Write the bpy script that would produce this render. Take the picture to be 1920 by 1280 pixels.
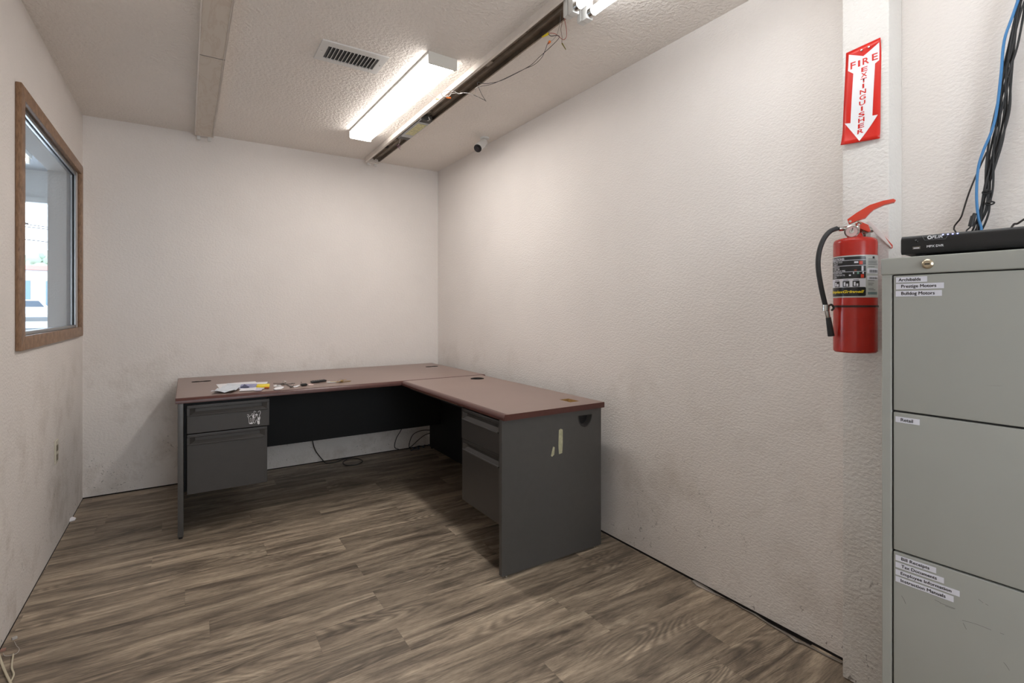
import bpy, bmesh, math, random
from mathutils import Vector, Matrix
from math import sin, cos, pi, radians

for o in list(bpy.data.objects): bpy.data.objects.remove(o)
SC = bpy.context.scene
COL = SC.collection
RND = random.Random(7)

# ------------------------------------------------------------------ camera, world, lights, exposure
F, CX, CY, CAMH = 952.0, 960.0, 581.0, 1.205
TH = radians(32.65)
cd = bpy.data.cameras.new('camera'); cam = bpy.data.objects.new('camera', cd); COL.objects.link(cam)
cam.location = (0, 0, CAMH); cam.rotation_euler = (pi/2, 0, -TH)
cd.sensor_width = 36; cd.lens = F/1920*36; cd.shift_y = (CY-640)/1920; cd.clip_start = .02; cd.clip_end = 400
SC.camera = cam
SC.view_settings.view_transform = 'Standard'; SC.view_settings.look = 'None'
SC.view_settings.gamma = 1; SC.view_settings.use_curve_mapping = False
SC.view_settings.exposure = 0.0
W = bpy.data.worlds.new('world'); SC.world = W; W.use_nodes = True
W.node_tree.nodes['Background'].inputs[0].default_value = (.82, .91, 1, 1)
W.node_tree.nodes['Background'].inputs[1].default_value = 6.5
LENS_POWER = 31      # wraparound ceiling light
TUBE_POWER = 13.5     # bare tubes
def area(name, loc, rot, sx, sy, power, col):
    l = bpy.data.lights.new(name, 'AREA'); l.shape = 'RECTANGLE'; l.size = sx; l.size_y = sy; l.energy = power; l.color = col
    o = bpy.data.objects.new(name, l); COL.objects.link(o); o.location = loc; o.rotation_euler = rot
    return o
# added daylight fill, unseen, behind the camera; daylight by the next room's shop window
area('front_fill_light', (.55, -1.72, 1.475), (pi/2, 0, 0), 1.0, 1.05, 21, (.88, .94, 1))
area('shop_window_daylight', (-2.2, 6.3, 1.3), (-pi/2, 0, 0), 2.4, 1.6, 50, (.85, .93, 1))

# ------------------------------------------------------------------ helpers
def S(r, g, b):
    f = lambda c: (c/255/12.92) if c/255 <= .04045 else ((c/255+.055)/1.055)**2.4
    return (f(r), f(g), f(b), 1)
_s, _c = sin(TH), cos(TH)
def ray(x, y):
    a = (x-CX)/F; return Vector((a*_c+_s, _c-a*_s, (CY-y)/F))
def ZP(x, y, z=0): r = ray(x, y); return r*((z-CAMH)/r.z)+Vector((0, 0, CAMH))
def XP(x, y, X): r = ray(x, y); return r*(X/r.x)+Vector((0, 0, CAMH))
def YP(x, y, Y): r = ray(x, y); return r*(Y/r.y)+Vector((0, 0, CAMH))
def DP(x, y, d): return ray(x, y)*d+Vector((0, 0, CAMH))

_bev = {}
def bev(bm, w, seg=2, ang=30):
    es = [e for e in bm.edges if len(e.link_faces) == 2 and e.calc_face_angle(0) > radians(ang)]
    bmesh.ops.bevel(bm, geom=es, offset=w, segments=seg, affect='EDGES', profile=.6, clamp_overlap=True)
def box(bm, x0, x1, y0, y1, z0, z1, b=0, seg=2):
    t = bmesh.new(); bmesh.ops.create_cube(t, size=1)
    for v in t.verts:
        v.co = Vector((x0+(v.co.x+.5)*(x1-x0), y0+(v.co.y+.5)*(y1-y0), z0+(v.co.z+.5)*(z1-z0)))
    if b: bev(t, b, seg)
    merge(bm, t); return bm
def merge(bm, t, M=None):
    if M is not None: t.transform(M)
    me = bpy.data.meshes.new('tmp'); t.to_mesh(me); t.free(); bm.from_mesh(me); bpy.data.meshes.remove(me)
def NB(): return bmesh.new()
def B(*a, **k): return box(bmesh.new(), *a, **k)
def cyl(bm, p0, p1, r0, r1=None, n=24, caps=True, b=0):
    p0, p1 = Vector(p0), Vector(p1); r1 = r0 if r1 is None else r1
    t = bmesh.new(); bmesh.ops.create_cone(t, cap_ends=caps, segments=n, radius1=r0, radius2=r1, depth=(p1-p0).length)
    if b: bev(t, b, 2, 50)
    M = Matrix.Translation((p0+p1)/2) @ (p1-p0).to_track_quat('Z', 'Y').to_matrix().to_4x4()
    merge(bm, t, M); return bm
def lathe(bm, prof, M=Matrix(), n=40):
    t = bmesh.new(); rings = []
    for r, z in prof:
        rings.append([t.verts.new((r*cos(2*pi*i/n), r*sin(2*pi*i/n), z)) for i in range(n)] if r > 1e-6 else [t.verts.new((0, 0, z))])
    for a, b_ in zip(rings, rings[1:]):
        for i in range(n):
            j = (i+1) % n
            if len(a) == 1 and len(b_) == 1: continue
            if len(a) == 1: t.faces.new((a[0], b_[i], b_[j]))
            elif len(b_) == 1: t.faces.new((a[i], a[j], b_[0]))
            else: t.faces.new((a[i], a[j], b_[j], b_[i]))
    bmesh.ops.recalc_face_normals(t, faces=t.faces)
    merge(bm, t, M); return bm
def spline(pts, k=6):
    P = [Vector(p) for p in pts]
    if len(P) < 3: return P
    P = [P[0]*2-P[1]]+P+[P[-1]*2-P[-2]]; out = []
    for i in range(1, len(P)-2):
        for j in range(k):
            t = j/k; a, b_, c, d = P[i-1:i+3]
            out.append(.5*((2*b_)+(c-a)*t+(2*a-5*b_+4*c-d)*t*t+(3*b_-a-3*c+d)*t**3))
    out.append(P[-2]); return out
def tube(bm, pts, r, n=8, k=6, sm=True):
    P = spline(pts, k) if sm else [Vector(p) for p in pts]
    rings = []; t = bmesh.new(); up = None
    for i, p in enumerate(P):
        d = (P[min(i+1, len(P)-1)]-P[max(i-1, 0)]).normalized()
        if up is None: up = d.orthogonal().normalized()
        up = (up-d*up.dot(d)); up = up.normalized() if up.length > 1e-6 else d.orthogonal().normalized()
        s = d.cross(up); rr = r(i/(len(P)-1)) if callable(r) else r
        rings.append([t.verts.new(p+(up*cos(2*pi*q/n)+s*sin(2*pi*q/n))*rr) for q in range(n)])
    for a, b_ in zip(rings, rings[1:]):
        for q in range(n): t.faces.new((a[q], a[(q+1) % n], b_[(q+1) % n], b_[q]))
    t.faces.new(rings[0][::-1]); t.faces.new(rings[-1])
    merge(bm, t); return bm
def prism(bm, poly, h, M=Matrix(), b=0):
    """polygon in XY, extruded from z=0 to z=h, then moved by M"""
    t = bmesh.new(); vs = [t.verts.new((p[0], p[1], 0)) for p in poly]; f = t.faces.new(vs)
    f.normal_update()
    if f.normal.z > 0: f.normal_flip()
    g = bmesh.ops.extrude_face_region(t, geom=[f])
    for v in g['geom']:
        if isinstance(v, bmesh.types.BMVert): v.co.z += h
    bmesh.ops.recalc_face_normals(t, faces=t.faces)
    if b: bev(t, b, 2, 50)
    merge(bm, t, M); return bm
def frame(o, x, y, z=None):
    x = Vector(x).normalized(); y = Vector(y).normalized(); z = x.cross(y) if z is None else Vector(z)
    M = Matrix((x, y, z)).transposed().to_4x4(); M.translation = Vector(o); return M

def wm(o):
    m = Matrix()
    while o: m = o.matrix_basis @ m; o = o.parent
    return m
def smooth(me, ang=40):
    for p in me.polygons: p.use_smooth = True
    me.set_sharp_from_angle(angle=radians(ang))
def obj(name, bm, m, parent=None, sm=True, loc=None):
    """world-space bmesh -> one object (vertices stored local to its parent)"""
    if parent is not None: bm.transform(wm(parent).inverted())
    elif loc is not None: bm.transform(Matrix.Translation(-Vector(loc)))
    me = bpy.data.meshes.new(name); bm.to_mesh(me); bm.free()
    if sm: smooth(me)
    me.materials.append(m); o = bpy.data.objects.new(name, me); COL.objects.link(o)
    if parent is not None: o.parent = parent
    elif loc is not None: o.location = loc
    return o
def thing(name, label, cat, loc=(0, 0, 0), rz=0, group=None):
    o = bpy.data.objects.new(name, None); COL.objects.link(o); o.location = loc; o.rotation_euler = (0, 0, rz)
    o.empty_display_size = .1
    return tag(o, label, cat, group)
def tag(o, label, cat, group=None):
    o['label'] = label; o['category'] = cat
    if group: o['group'] = group
    return o
def struct(o, label=None):
    o['kind'] = 'structure'
    if label: o['label'] = label
    return o
def text(s, W_, H_, M, name, m, parent, bold=0., shear=0., sp=1., warp=None, dup=0.):
    """flat lettering filling W_ x H_ (height of the glyph box), lower-left at M's origin"""
    cu = bpy.data.curves.new('txt', 'FONT'); cu.body = s; cu.size = 1; cu.offset = bold; cu.shear = shear; cu.space_character = sp
    cu.resolution_u = 3
    to = bpy.data.objects.new('txt', cu); COL.objects.link(to)
    dg = bpy.context.evaluated_depsgraph_get(); me = bpy.data.meshes.new_from_object(to.evaluated_get(dg))
    bm = bmesh.new(); bm.from_mesh(me); bpy.data.objects.remove(to); bpy.data.curves.remove(cu); bpy.data.meshes.remove(me)
    x0 = min(v.co.x for v in bm.verts); x1 = max(v.co.x for v in bm.verts)
    y0 = min(v.co.y for v in bm.verts); y1 = max(v.co.y for v in bm.verts)
    for v in bm.verts:
        v.co = Vector(((v.co.x-x0)/(x1-x0)*W_, (v.co.y-y0)/(y1-y0)*H_, 0))
        if warp: v.co = warp(v.co)
    if dup:
        src = bm.copy()
        for dx, dy in ((dup, 0), (-dup, 0), (0, dup), (0, -dup)): merge(bm, src.copy(), Matrix.Translation((dx, dy, 0)))
        src.free()
    if not warp: bm.transform(M)
    return obj(name, bm, m, parent, sm=False)

# ------------------------------------------------------------------ materials
def newmat(name, col, rough=.5, metal=0., spec=.5):
    m = bpy.data.materials.new(name); m.use_nodes = True; b = m.node_tree.nodes['Principled BSDF']
    b.inputs['Base Color'].default_value = col; b.inputs['Roughness'].default_value = rough
    b.inputs['Metallic'].default_value = metal; b.inputs['Specular IOR Level'].default_value = spec
    return m
class NT:
    def __init__(s, m): s.m = m; s.n = m.node_tree.nodes; s.l = m.node_tree.links; s.b = s.n['Principled BSDF']
    def node(s, t, **k):
        x = s.n.new(t)
        for a, v in k.items(): setattr(x, a, v)
        return x
    def pos(s, scale=(1, 1, 1), obj_=False, add=None):
        if obj_: src = s.node('ShaderNodeTexCoord').outputs['Object']
        else: src = s.node('ShaderNodeNewGeometry').outputs['Position']
        mp = s.node('ShaderNodeMapping'); mp.inputs['Scale'].default_value = scale; s.l.new(src, mp.inputs[0])
        if add is not None: s.l.new(add, mp.inputs['Location'])
        return mp.outputs[0]
    def noise(s, vec, sc, det=3, rough=.5, dist=0):
        n = s.node('ShaderNodeTexNoise'); n.inputs['Scale'].default_value = sc; n.inputs['Detail'].default_value = det
        n.inputs['Roughness'].default_value = rough; n.inputs['Distortion'].default_value = dist
        s.l.new(vec, n.inputs['Vector']); return n.outputs[0]
    def ramp(s, f, stops):
        r = s.node('ShaderNodeValToRGB'); e = r.color_ramp.elements
        while len(e) < len(stops): e.new(.5)
        for q, (p, c) in zip(e, stops): q.position = p; q.color = c if len(c) == 4 else (*c, 1)
        s.l.new(f, r.inputs[0]); return r.outputs[0]
    def mix(s, f, a, b, mode='MIX'):
        x = s.node('ShaderNodeMix', data_type='RGBA', blend_type=mode)
        for k, v in ((0, f), (6, a), (7, b)):
            if hasattr(v, 'is_linked'): s.l.new(v, x.inputs[k])
            else: x.inputs[k].default_value = v
        return x.outputs[2]
    def math(s, op, a, b=0., clamp=False):
        x = s.node('ShaderNodeMath', operation=op, use_clamp=clamp)
        for k, v in ((0, a), (1, b)):
            if hasattr(v, 'is_linked'): s.l.new(v, x.inputs[k])
            else: x.inputs[k].default_value = v
        return x.outputs[0]
    def bump(s, h, strength, dist):
        x = s.node('ShaderNodeBump'); x.inputs['Strength'].default_value = strength; x.inputs['Distance'].default_value = dist
        s.l.new(h, x.inputs['Height']); s.l.new(x.outputs[0], s.b.inputs['Normal'])
    def col(s, c): s.l.new(c, s.b.inputs['Base Color'])
def g(v): return (v, v, v, 1)

def paint(name, col, bumpS, bumpD, sc, dirt=0., stretch=(1, 1, 1), flat=.48):
    m = newmat(name, col, .78, 0, .3); t = NT(m)
    p = t.pos(stretch)
    n1 = t.noise(p, sc, 2.5, .5, .25); n2 = t.noise(t.pos(), sc*3.2, 2, .5)
    h = t.math('ADD', t.ramp(n1, [(flat-.14, g(0)), (flat+.16, g(1))]), t.math('MULTIPLY', n2, .35))
    t.bump(h, bumpS, bumpD)
    big = t.noise(t.pos(), 1.3, 3, .55)
    c = t.mix(1., t.ramp(big, [(.3, g(.93)), (.7, g(1.))]), col, 'MULTIPLY')
    if dirt:
        sep = t.node('ShaderNodeSeparateXYZ'); t.l.new(t.pos(), sep.inputs[0])
        low = t.ramp(sep.outputs[2], [(0, g(1)), (.35, g(.8)), (.85, g(.5)), (1.3, g(.06))])
        # grubby cloudy patches, denser towards the floor
        n3 = t.noise(t.pos(), 4.2, 7, .68, .3)
        f = t.math('MULTIPLY', t.math('MULTIPLY', t.ramp(n3, [(.5, g(0)), (.72, g(1))]), low), dirt*.75)
        c = t.mix(f, c, S(165, 150, 132))
        # small scuffs and chips
        n4 = t.noise(t.pos((1, 1, .7)), 62, 3, .6, .8); n5 = t.noise(t.pos(), 4.5, 2)
        lo2 = t.ramp(sep.outputs[2], [(0, g(1)), (.25, g(.75)), (.75, g(0))])
        f2 = t.math('MULTIPLY', t.math('MULTIPLY', t.ramp(n4, [(.635, g(0)), (.68, g(1))]), t.ramp(n5, [(.46, g(0)), (.56, g(1))])), lo2)
        c = t.mix(t.math('MULTIPLY', f2, .6), c, S(78, 66, 56))
    t.col(c); return m

WALLC = S(234, 227, 221)
M_wall = paint('painted orange peel wall', WALLC, .35, .003, 75, .7, (1, 1, 1.25))
M_wallR = paint('painted knockdown wall', WALLC, .34, .003, 82, .5, (1, 1, 1.7))
M_pillar = paint('painted trowelled wall', S(228, 224, 219), .42, .003, 68, .4, (1, 1, 1.5), .5)
M_ceil = paint('painted textured ceiling', S(235, 227, 219), .6, .004, 60, 0)
M_white = paint('white painted trim', S(226, 226, 224), .1, .001, 60, 0)

def wood_floor():
    m = newmat('grey brown vinyl plank', S(110, 98, 88), .42, 0, .45); t = NT(m)
    oi = t.node('ShaderNodeObjectInfo'); rn = oi.outputs['Random']
    cb = t.node('ShaderNodeCombineXYZ')
    t.l.new(t.math('MULTIPLY', rn, 37.7), cb.inputs[0]); t.l.new(t.math('MULTIPLY', rn, 91.3), cb.inputs[1])
    add = cb.outputs[0]
    A = t.noise(t.pos((1.3, 9, 1), add=add), 1.6, 7, .62, .9)
    Bn = t.noise(t.pos((16, 170, 1), add=add), 1.5, 4, .7, .3)
    # cathedral figure: rings of a slowly varying field
    fld = t.noise(t.pos((.75, 4.2, 1), add=add), 1.5, 1, .4, .25)
    ring = t.math('SINE', t.math('MULTIPLY', fld, 210.))
    ringc = t.ramp(t.math('MULTIPLY_ADD', ring, .5), [(0, g(.0)), (1, g(1))])
    msk = t.ramp(t.noise(t.pos((1.0, 5, 1), add=add), 1.3, 2, .5), [(.48, g(0)), (.6, g(1))])
    base = t.ramp(A, [(.26, S(84, 73, 63)), (.42, S(130, 116, 100)), (.55, S(168, 151, 131)), (.75, S(206, 189, 165))])
    c = t.mix(.65, base, t.ramp(Bn, [(.3, g(.42)), (.5, g(.98)), (.7, g(1.25))]), 'MULTIPLY')
    rc = t.node('ShaderNodeMapRange'); t.l.new(ring, rc.inputs[0])
    rc.inputs[1].default_value = -1; rc.inputs[2].default_value = 1; rc.inputs[3].default_value = .5; rc.inputs[4].default_value = 1.16
    cc = t.node('ShaderNodeCombineColor')
    for i in range(3): t.l.new(rc.outputs[0], cc.inputs[i])
    c = t.mix(t.math('MULTIPLY', msk, .75), c, t.mix(1., c, cc.outputs[0], 'MULTIPLY'))
    # knots
    vo = t.node('ShaderNodeTexVoronoi'); vo.inputs['Scale'].default_value = 1.; t.l.new(t.pos((1.7, 5.2, 1), add=add), vo.inputs['Vector'])
    kn = t.ramp(vo.outputs['Distance'], [(.03, g(.38)), (.09, g(.8)), (.2, g(1))])
    c = t.mix(.85, c, kn, 'MULTIPLY')
    G2 = t.noise(t.pos((2.2, 46, 1), add=add), 1.3, 5, .7, .5)
    c = t.mix(.8, c, t.ramp(G2, [(.34, g(.5)), (.46, g(.95)), (.62, g(1.12))]), 'MULTIPLY')
    tone = t.ramp(rn, [(0, g(.80)), (1, g(1.13))])
    c = t.mix(1., c, tone, 'MULTIPLY')
    t.col(c); t.bump(Bn, .25, .0008)
    t.l.new(t.ramp(Bn, [(.3, g(.52)), (.7, g(.38))]), t.b.inputs['Roughness'])
    return m
M_floor = wood_floor()
def speck(name, col, rough, var=.06, sc=200, metal=0, bump=0.):
    m = newmat(name, col, rough, metal); t = NT(m)
    n = t.noise(t.pos(), sc, 3, .6); n2 = t.noise(t.pos(), 3.5, 4, .6)
    c = t.mix(1., t.ramp(n, [(.35, g(1-var)), (.65, g(1+var))]), col, 'MULTIPLY')
    c = t.mix(1., t.ramp(n2, [(.3, g(1-var*.8)), (.7, g(1+var*.6))]), c, 'MULTIPLY'); t.col(c)
    if bump: t.bump(n, bump, .0006)
    return m
M_dark = newmat('dark gap', S(26, 20, 17), .9)
M_top = speck('mauve brown laminate', S(140, 119, 110), .36, .05, 260)
M_edge = speck('red brown edge banding', S(82, 47, 41), .33, .08, 40)
M_steel = speck('charcoal desk steel', S(76, 74, 72), .42, .03, 30)
M_steel2 = speck('charcoal drawer steel', S(62, 59, 57), .36, .03, 30)
M_inner = speck('shade darkened inner steel', S(24, 24, 25), .7, .05, 30)  # dark steel, colour lowered further to deepen the shade under the desks
M_black = newmat('black plastic', S(24, 24, 25), .38); M_soot = newmat('dull black plastic', S(16, 15, 14), .85, 0, .15)
M_particle = speck('raw particle board', S(176, 134, 74), .85, .3, 260)
def cabinet_mat():
    m = newmat('putty grey enamel', S(161, 162, 155), .4); t = NT(m)
    n = t.noise(t.pos(), 3., 4, .6); c = t.mix(1., t.ramp(n, [(.3, g(.95)), (.7, g(1.02))]), S(161, 162, 155), 'MULTIPLY')
    # sparse oblique scratches in the enamel
    mp = t.node('ShaderNodeMapping'); mp.inputs['Rotation'].default_value = (radians(24), 0, 0); mp.inputs['Scale'].default_value = (1, 6, 60)
    t.l.new(t.node('ShaderNodeNewGeometry').outputs['Position'], mp.inputs[0])
    s1 = t.noise(mp.outputs[0], 1.4, 2, .5, .3); s2 = t.noise(t.pos(), 6, 2)
    f = t.math('MULTIPLY', t.ramp(s1, [(.71, g(0)), (.73, g(1))]), t.ramp(s2, [(.5, g(0)), (.58, g(1))]))
    sep = t.node('ShaderNodeSeparateXYZ'); t.l.new(t.pos(), sep.inputs[0])
    f = t.math('MULTIPLY', f, t.ramp(sep.outputs[2], [(.5, g(1)), (.75, g(.15))]))
    c = t.mix(t.math('MULTIPLY', f, .6), c, S(70, 70, 66)); t.col(c); return m
M_cab = cabinet_mat()
M_cabd = M_cab
M_red = speck('red enamel', S(176, 36, 23), .25, .05, 30); M_red2 = newmat('red lever', S(205, 62, 38), .35)
M_chrome = newmat('chrome', S(190, 188, 184), .18, 1.); M_brass = newmat('brass', S(190, 160, 96), .3, 1.)
M_nickel = newmat('warm nickel', S(190, 178, 156), .3, 1.)
M_rubber = newmat('black rubber', S(38, 38, 39), .55)
M_paper = speck('white paper', S(232, 230, 232), .7, .03, 60)
M_labelw = newmat('white tape', S(214, 214, 222), .55); M_ink = newmat('black ink', S(22, 22, 26), .6)
M_signred = newmat('sign red', S(214, 36, 22), .32); M_signwhite = newmat('sign white', S(240, 240, 242), .32)
M_yellow = newmat('yellow print', S(240, 214, 40), .5); M_lab_black = newmat('label black', S(28, 28, 30), .3)
M_lab_grey = newmat('label grey', S(190, 192, 188), .35); M_lab_white = newmat('label white', S(228, 228, 236), .35)
M_galv = speck('aged reflector metal', S(126, 114, 100), .38, .14, 14, .75)
M_fixw = speck('yellowed white enamel', S(222, 213, 204), .45, .05, 8)
def stained():
    m = newmat('water stained enamel', S(205, 192, 176), .5); t = NT(m)
    n = t.noise(t.pos((9, 2.2, 1)), 1.7, 6, .6, 1.4)
    e = t.ramp(n, [(.44, g(0)), (.5, g(1)), (.53, g(.25)), (.62, g(0))])
    c = t.mix(t.math('MULTIPLY', e, .2), S(208, 197, 184), S(165, 128, 92)); t.col(c); return m
M_stain = stained()
M_wood = None
def casing():
    m = newmat('varnished brown casing', S(132, 92, 62), .45); t = NT(m)
    n = t.noise(t.pos((6, 1.2, 1.2)), 26, 5, .6, .4)
    t.col(t.ramp(n, [(.3, S(112, 82, 58)), (.55, S(142, 108, 80)), (.75, S(162, 128, 98))])); return m
M_casing = casing()
M_alu = newmat('aluminium', S(176, 178, 180), .35, .9); M_blackstrip = newmat('black seal', S(20, 20, 22), .6)
def glass():
    m = bpy.data.materials.new('clear glass'); m.use_nodes = True; n = m.node_tree.nodes; l = m.node_tree.links; n.clear()
    o = n.new('ShaderNodeOutputMaterial'); mx = n.new('ShaderNodeMixShader'); a = n.new('ShaderNodeBsdfTransparent'); b = n.new('ShaderNodeBsdfGlossy')
    fr = n.new('ShaderNodeFresnel'); fr.inputs[0].default_value = 1.3; b.inputs['Roughness'].default_value = .01
    a.inputs[0].default_value = (.96, .98, 1, 1)
    gn = n.new('ShaderNodeNewGeometry'); mm = n.new('ShaderNodeMath'); mm.operation = 'SUBTRACT'; mm.inputs[0].default_value = 1; l.new(gn.outputs['Backfacing'], mm.inputs[1])
    m2 = n.new('ShaderNodeMath'); m2.operation = 'MULTIPLY'; l.new(fr.outputs[0], m2.inputs[0]); l.new(mm.outputs[0], m2.inputs[1])
    l.new(m2.outputs[0], mx.inputs[0]); l.new(a.outputs[0], mx.inputs[1]); l.new(b.outputs[0], mx.inputs[2]); l.new(mx.outputs[0], o.inputs[0]); return m
M_glass = glass()
def emis(name, col, p):
    m = newmat(name, (.8, .8, .8, 1), .4); b = m.node_tree.nodes['Principled BSDF']
    b.inputs['Emission Color'].default_value = col; b.inputs['Emission Strength'].default_value = p; return m
M_lens = emis('lit acrylic lens', (1, .962, .93, 1), LENS_POWER)
M_lens_side = emis('lit acrylic lens side', (1, .962, .93, 1), LENS_POWER*.3)
M_tube = emis('lit fluorescent tube', (.93, .97, 1, 1), TUBE_POWER)
M_led = emis('blue led', (.25, .3, 1, 1), 4)
M_plasw = newmat('white plastic', S(214, 212, 208), .4)
M_lensend = newmat('translucent lens end', S(214, 210, 202), .35)
M_orange = newmat('orange nut', S(228, 120, 44), .45); M_wred = newmat('red wire', S(170, 72, 52), .5)
M_wwhite = newmat('white wire', S(226, 222, 218), .5); M_wblack = newmat('black wire', S(44, 38, 36), .5); M_olive = newmat('olive nut', S(116, 104, 40), .5)
M_blue = newmat('blue cable', S(64, 128, 184), .45); M_cream = newmat('cream cable', S(206, 196, 172), .5)
M_clear = newmat('clear plastic', S(190, 184, 178), .25); M_pink = newmat('pinkish connector', S(168, 128, 114), .5)

# ------------------------------------------------------------------ setting
XL, XR, YB, YF, ZC = -.56, 1.905, 4.21, -1.7, 2.45
T = .13
fl = struct(obj('floor', B(XL-.02, XR+.02, YF-.02, YB+.02, -.05, -.006), M_dark, sm=False), 'grey brown wood look plank floor')
# planks: 149.5 mm courses along X, joints as in the room
PW, PL = .1495, 1.22
joints = {0: .67, 1: .403, 2: .671, 3: .073, 4: .677, 5: -.006, 6: .677, 7: .335, 9: .67, 10: .311, 11: -.115, -1: 1.29, -3: 1.027, -5: 1.537, -2: .12, -4: .42, 8: 1.08, 12: .8}
full = None
r = -30
while 1.705+r*PW < YB:
    y0 = 1.705+r*PW; y1 = min(y0+PW, YB-.006)
    if y1 > YF+.01 and y1-y0 > .01:
        y0 = max(y0, YF+.005)
        j = joints.get(r, RND.uniform(0, PL)); x = j-PL*math.ceil((j-XL)/PL)
        while x < XR:
            a, b_ = max(x, XL+.003), min(x+PL, XR-.006)
            if r <= -1 and b_ > XR-.007: b_ -= .012*max(0, sin((r+6)*1.1))
            if b_-a > .003:
                gap = .00015
                isfull = abs((b_-a)-PL) < 1e-4 and abs(y1-y0-PW) < 1e-4
                if isfull and full is not None: o = bpy.data.objects.new('plank', full); COL.objects.link(o); o.parent = fl
                else:
                    bm = B(gap, b_-a-gap, gap, y1-y0-gap, -.006, 0)
                    o = obj('plank', bm, M_floor, None, sm=False); o.parent = fl
                    if isfull: full = o.data
                o.location = (a, y0, 0)
            x += PL
    r += 1
struct(obj('ceiling', B(XL-T, XR+T, YF-T, YB+T, ZC, ZC+.1), M_ceil, sm=False), 'white textured ceiling with dust')
struct(obj('wall_back', B(XL-T, XR+T, YB, YB+T, .005, ZC), M_wall, sm=False), 'scuffed off-white textured back wall behind the desk')
struct(obj('wall_right', B(XR, XR+T, YF-T, YB, .005, ZC), M_wallR, sm=False), 'smudged off-white textured right wall')
wy0, wy1, wz0, wz1 = 2.738, 4.028, 1.088, 2.045      # opening in the left wall
bm = NB()
box(bm, XL-T, XL, YF-T, wy0, .001, ZC); box(bm, XL-T, XL, wy1, YB, .001, ZC)
box(bm, XL-T, XL, wy0, wy1, .001, wz0); box(bm, XL-T, XL, wy0, wy1, wz1, ZC)
struct(obj('wall_left', bm, M_wall, sm=False), 'off-white left wall with the wood-framed window')
bm = NB()
box(bm, XL, .05, YF-T, YF, 0, ZC); box(bm, 1.05, XR, YF-T, YF, 0, ZC); box(bm, .05, 1.05, YF-T, YF, 0, .95); box(bm, .05, 1.05, YF-T, YF, 2.0, ZC)  # unseen opening added and sized to let fill daylight in
struct(obj('wall_front', bm, M_wall, sm=False))
struct(obj('pillar', B(1.81, XR, .686, .817, .004, ZC, b=.004), M_pillar), 'trowelled white square pillar on the right wall')
# dark strips standing in for the shade in the gap beneath the walls
for n, a in (('gap_shade_1', (XL-.01, XL+.0005, YF, YB, -.006, .001)), ('gap_shade_2', (XR-.001, XR+.01, YF, YB, -.006, .006)), ('gap_shade_3', (XL, XR, YB-.001, YB+.01, -.006, .006))):
    struct(obj(n, B(*a), M_dark, sm=False))

# ---- window with wooden casing
win = bpy.data.objects.new('window_1', None); COL.objects.link(win); win.location = (XL, (wy0+wy1)/2, wz0); struct(win, 'brown wood-cased interior window in the left wall')
oy0, oy1, oz0, oz1, cw = 2.693, 4.085, 1.045, 2.092, .056
X0 = XL
def casing_piece(pts):
    bm = prism(NB(), pts, .02, frame((X0, 0, 0), (0, 1, 0), (0, 0, 1)), b=.004); return obj('casing', bm, M_casing, win)
casing_piece([(oy0, oz0), (oy0+cw, oz0+cw), (oy0+cw, oz1-cw), (oy0, oz1)])
casing_piece([(oy1, oz0), (oy1-cw, oz0+cw), (oy1-cw, oz1-cw), (oy1, oz1)])
casing_piece([(oy0, oz1), (oy0+cw, oz1-cw), (oy1-cw, oz1-cw), (oy1, oz1)])
casing_piece([(oy0, oz0), (oy0+cw, oz0+cw), (oy1-cw, oz0+cw), (oy1, oz0)])
# jamb lining
bm = NB(); e = .012
for a in ((wy0, wy0+e, wz0, wz1), (wy1-e, wy1, wz0, wz1), (wy0+e, wy1-e, wz1-e, wz1), (wy0+e, wy1-e, wz0, wz0+e)):
    box(bm, XL-T-.004, XL-.03, *a)
obj('jamb', bm, M_white, win, sm=False)
bm = NB(); i0, i1, k0, k1 = wy0+e, wy1-e, wz0+e, wz1-e
for xx in (-.565, -.584):
    for a in ((i0, i0+.016, k0, k1), (i1-.016, i1, k0, k1), (i0, i1, k1-.016, k1), (i0, i1, k0, k0+.016)):
        box(bm, xx-.007, xx+.002, *a, b=.001, seg=1)
obj('aluminium_track', bm, M_alu, win, sm=False)
bm = NB()
for a in ((i0, i0+.010, k0, k1), (i1-.010, i1, k0, k1), (i0, i1, k1-.010, k1), (i0, i1, k0, k0+.010)): box(bm, -.580, -.573, *a)
obj('seal', bm, M_blackstrip, win, sm=False)
obj('pane', B(-.5785, -.5755, i0+.004, i1-.004, k0+.004, k1-.004), M_glass, win, sm=False)

# ---- the room beyond the window, and outside
NX0, NX1, NY0, NY1 = -4.2, XL-T, -.5, 6.1
struct(obj('floor_beyond', B(NX0, NX1, NY0, NY1, -.05, 0), speck('pale shop floor', S(190, 188, 184), .4), sm=False))
struct(obj('ceiling_beyond', B(NX0, NX1+T, NY0, NY1+.15, ZC, ZC+.1), paint('ceiling beyond', S(172, 178, 184), .3, .003, 60), sm=False))
struct(obj('wall_beyond_left', B(NX0-.1, NX0, NY0, NY1, 0, ZC), M_white, sm=False))
struct(obj('wall_beyond_front', B(NX0, NX1, NY0-.1, NY0, 0, ZC), M_white, sm=False))
struct(obj('wall_beyond_return', B(NX1, NX1+T, YB+T, NY1, 0, ZC), M_white, sm=False))
bm = NB(); sx0, sx1, sz0, sz1 = -3.9, -.80, .55, 2.21
box(bm, NX0, sx0, NY1, NY1+.12, 0, ZC); box(bm, sx1, NX1+T, NY1, NY1+.12, 0, ZC); box(bm, sx0, sx1, NY1, NY1+.12, 0, sz0); box(bm, sx0, sx1, NY1, NY1+.12, sz1, ZC)
struct(obj('wall_beyond_back', bm, M_white, sm=False))
w2 = bpy.data.objects.new('window_2', None); COL.objects.link(w2); w2.location = (-2.3, NY1, sz0); struct(w2, 'bright shop window seen through the interior window')
bm = NB()
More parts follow.
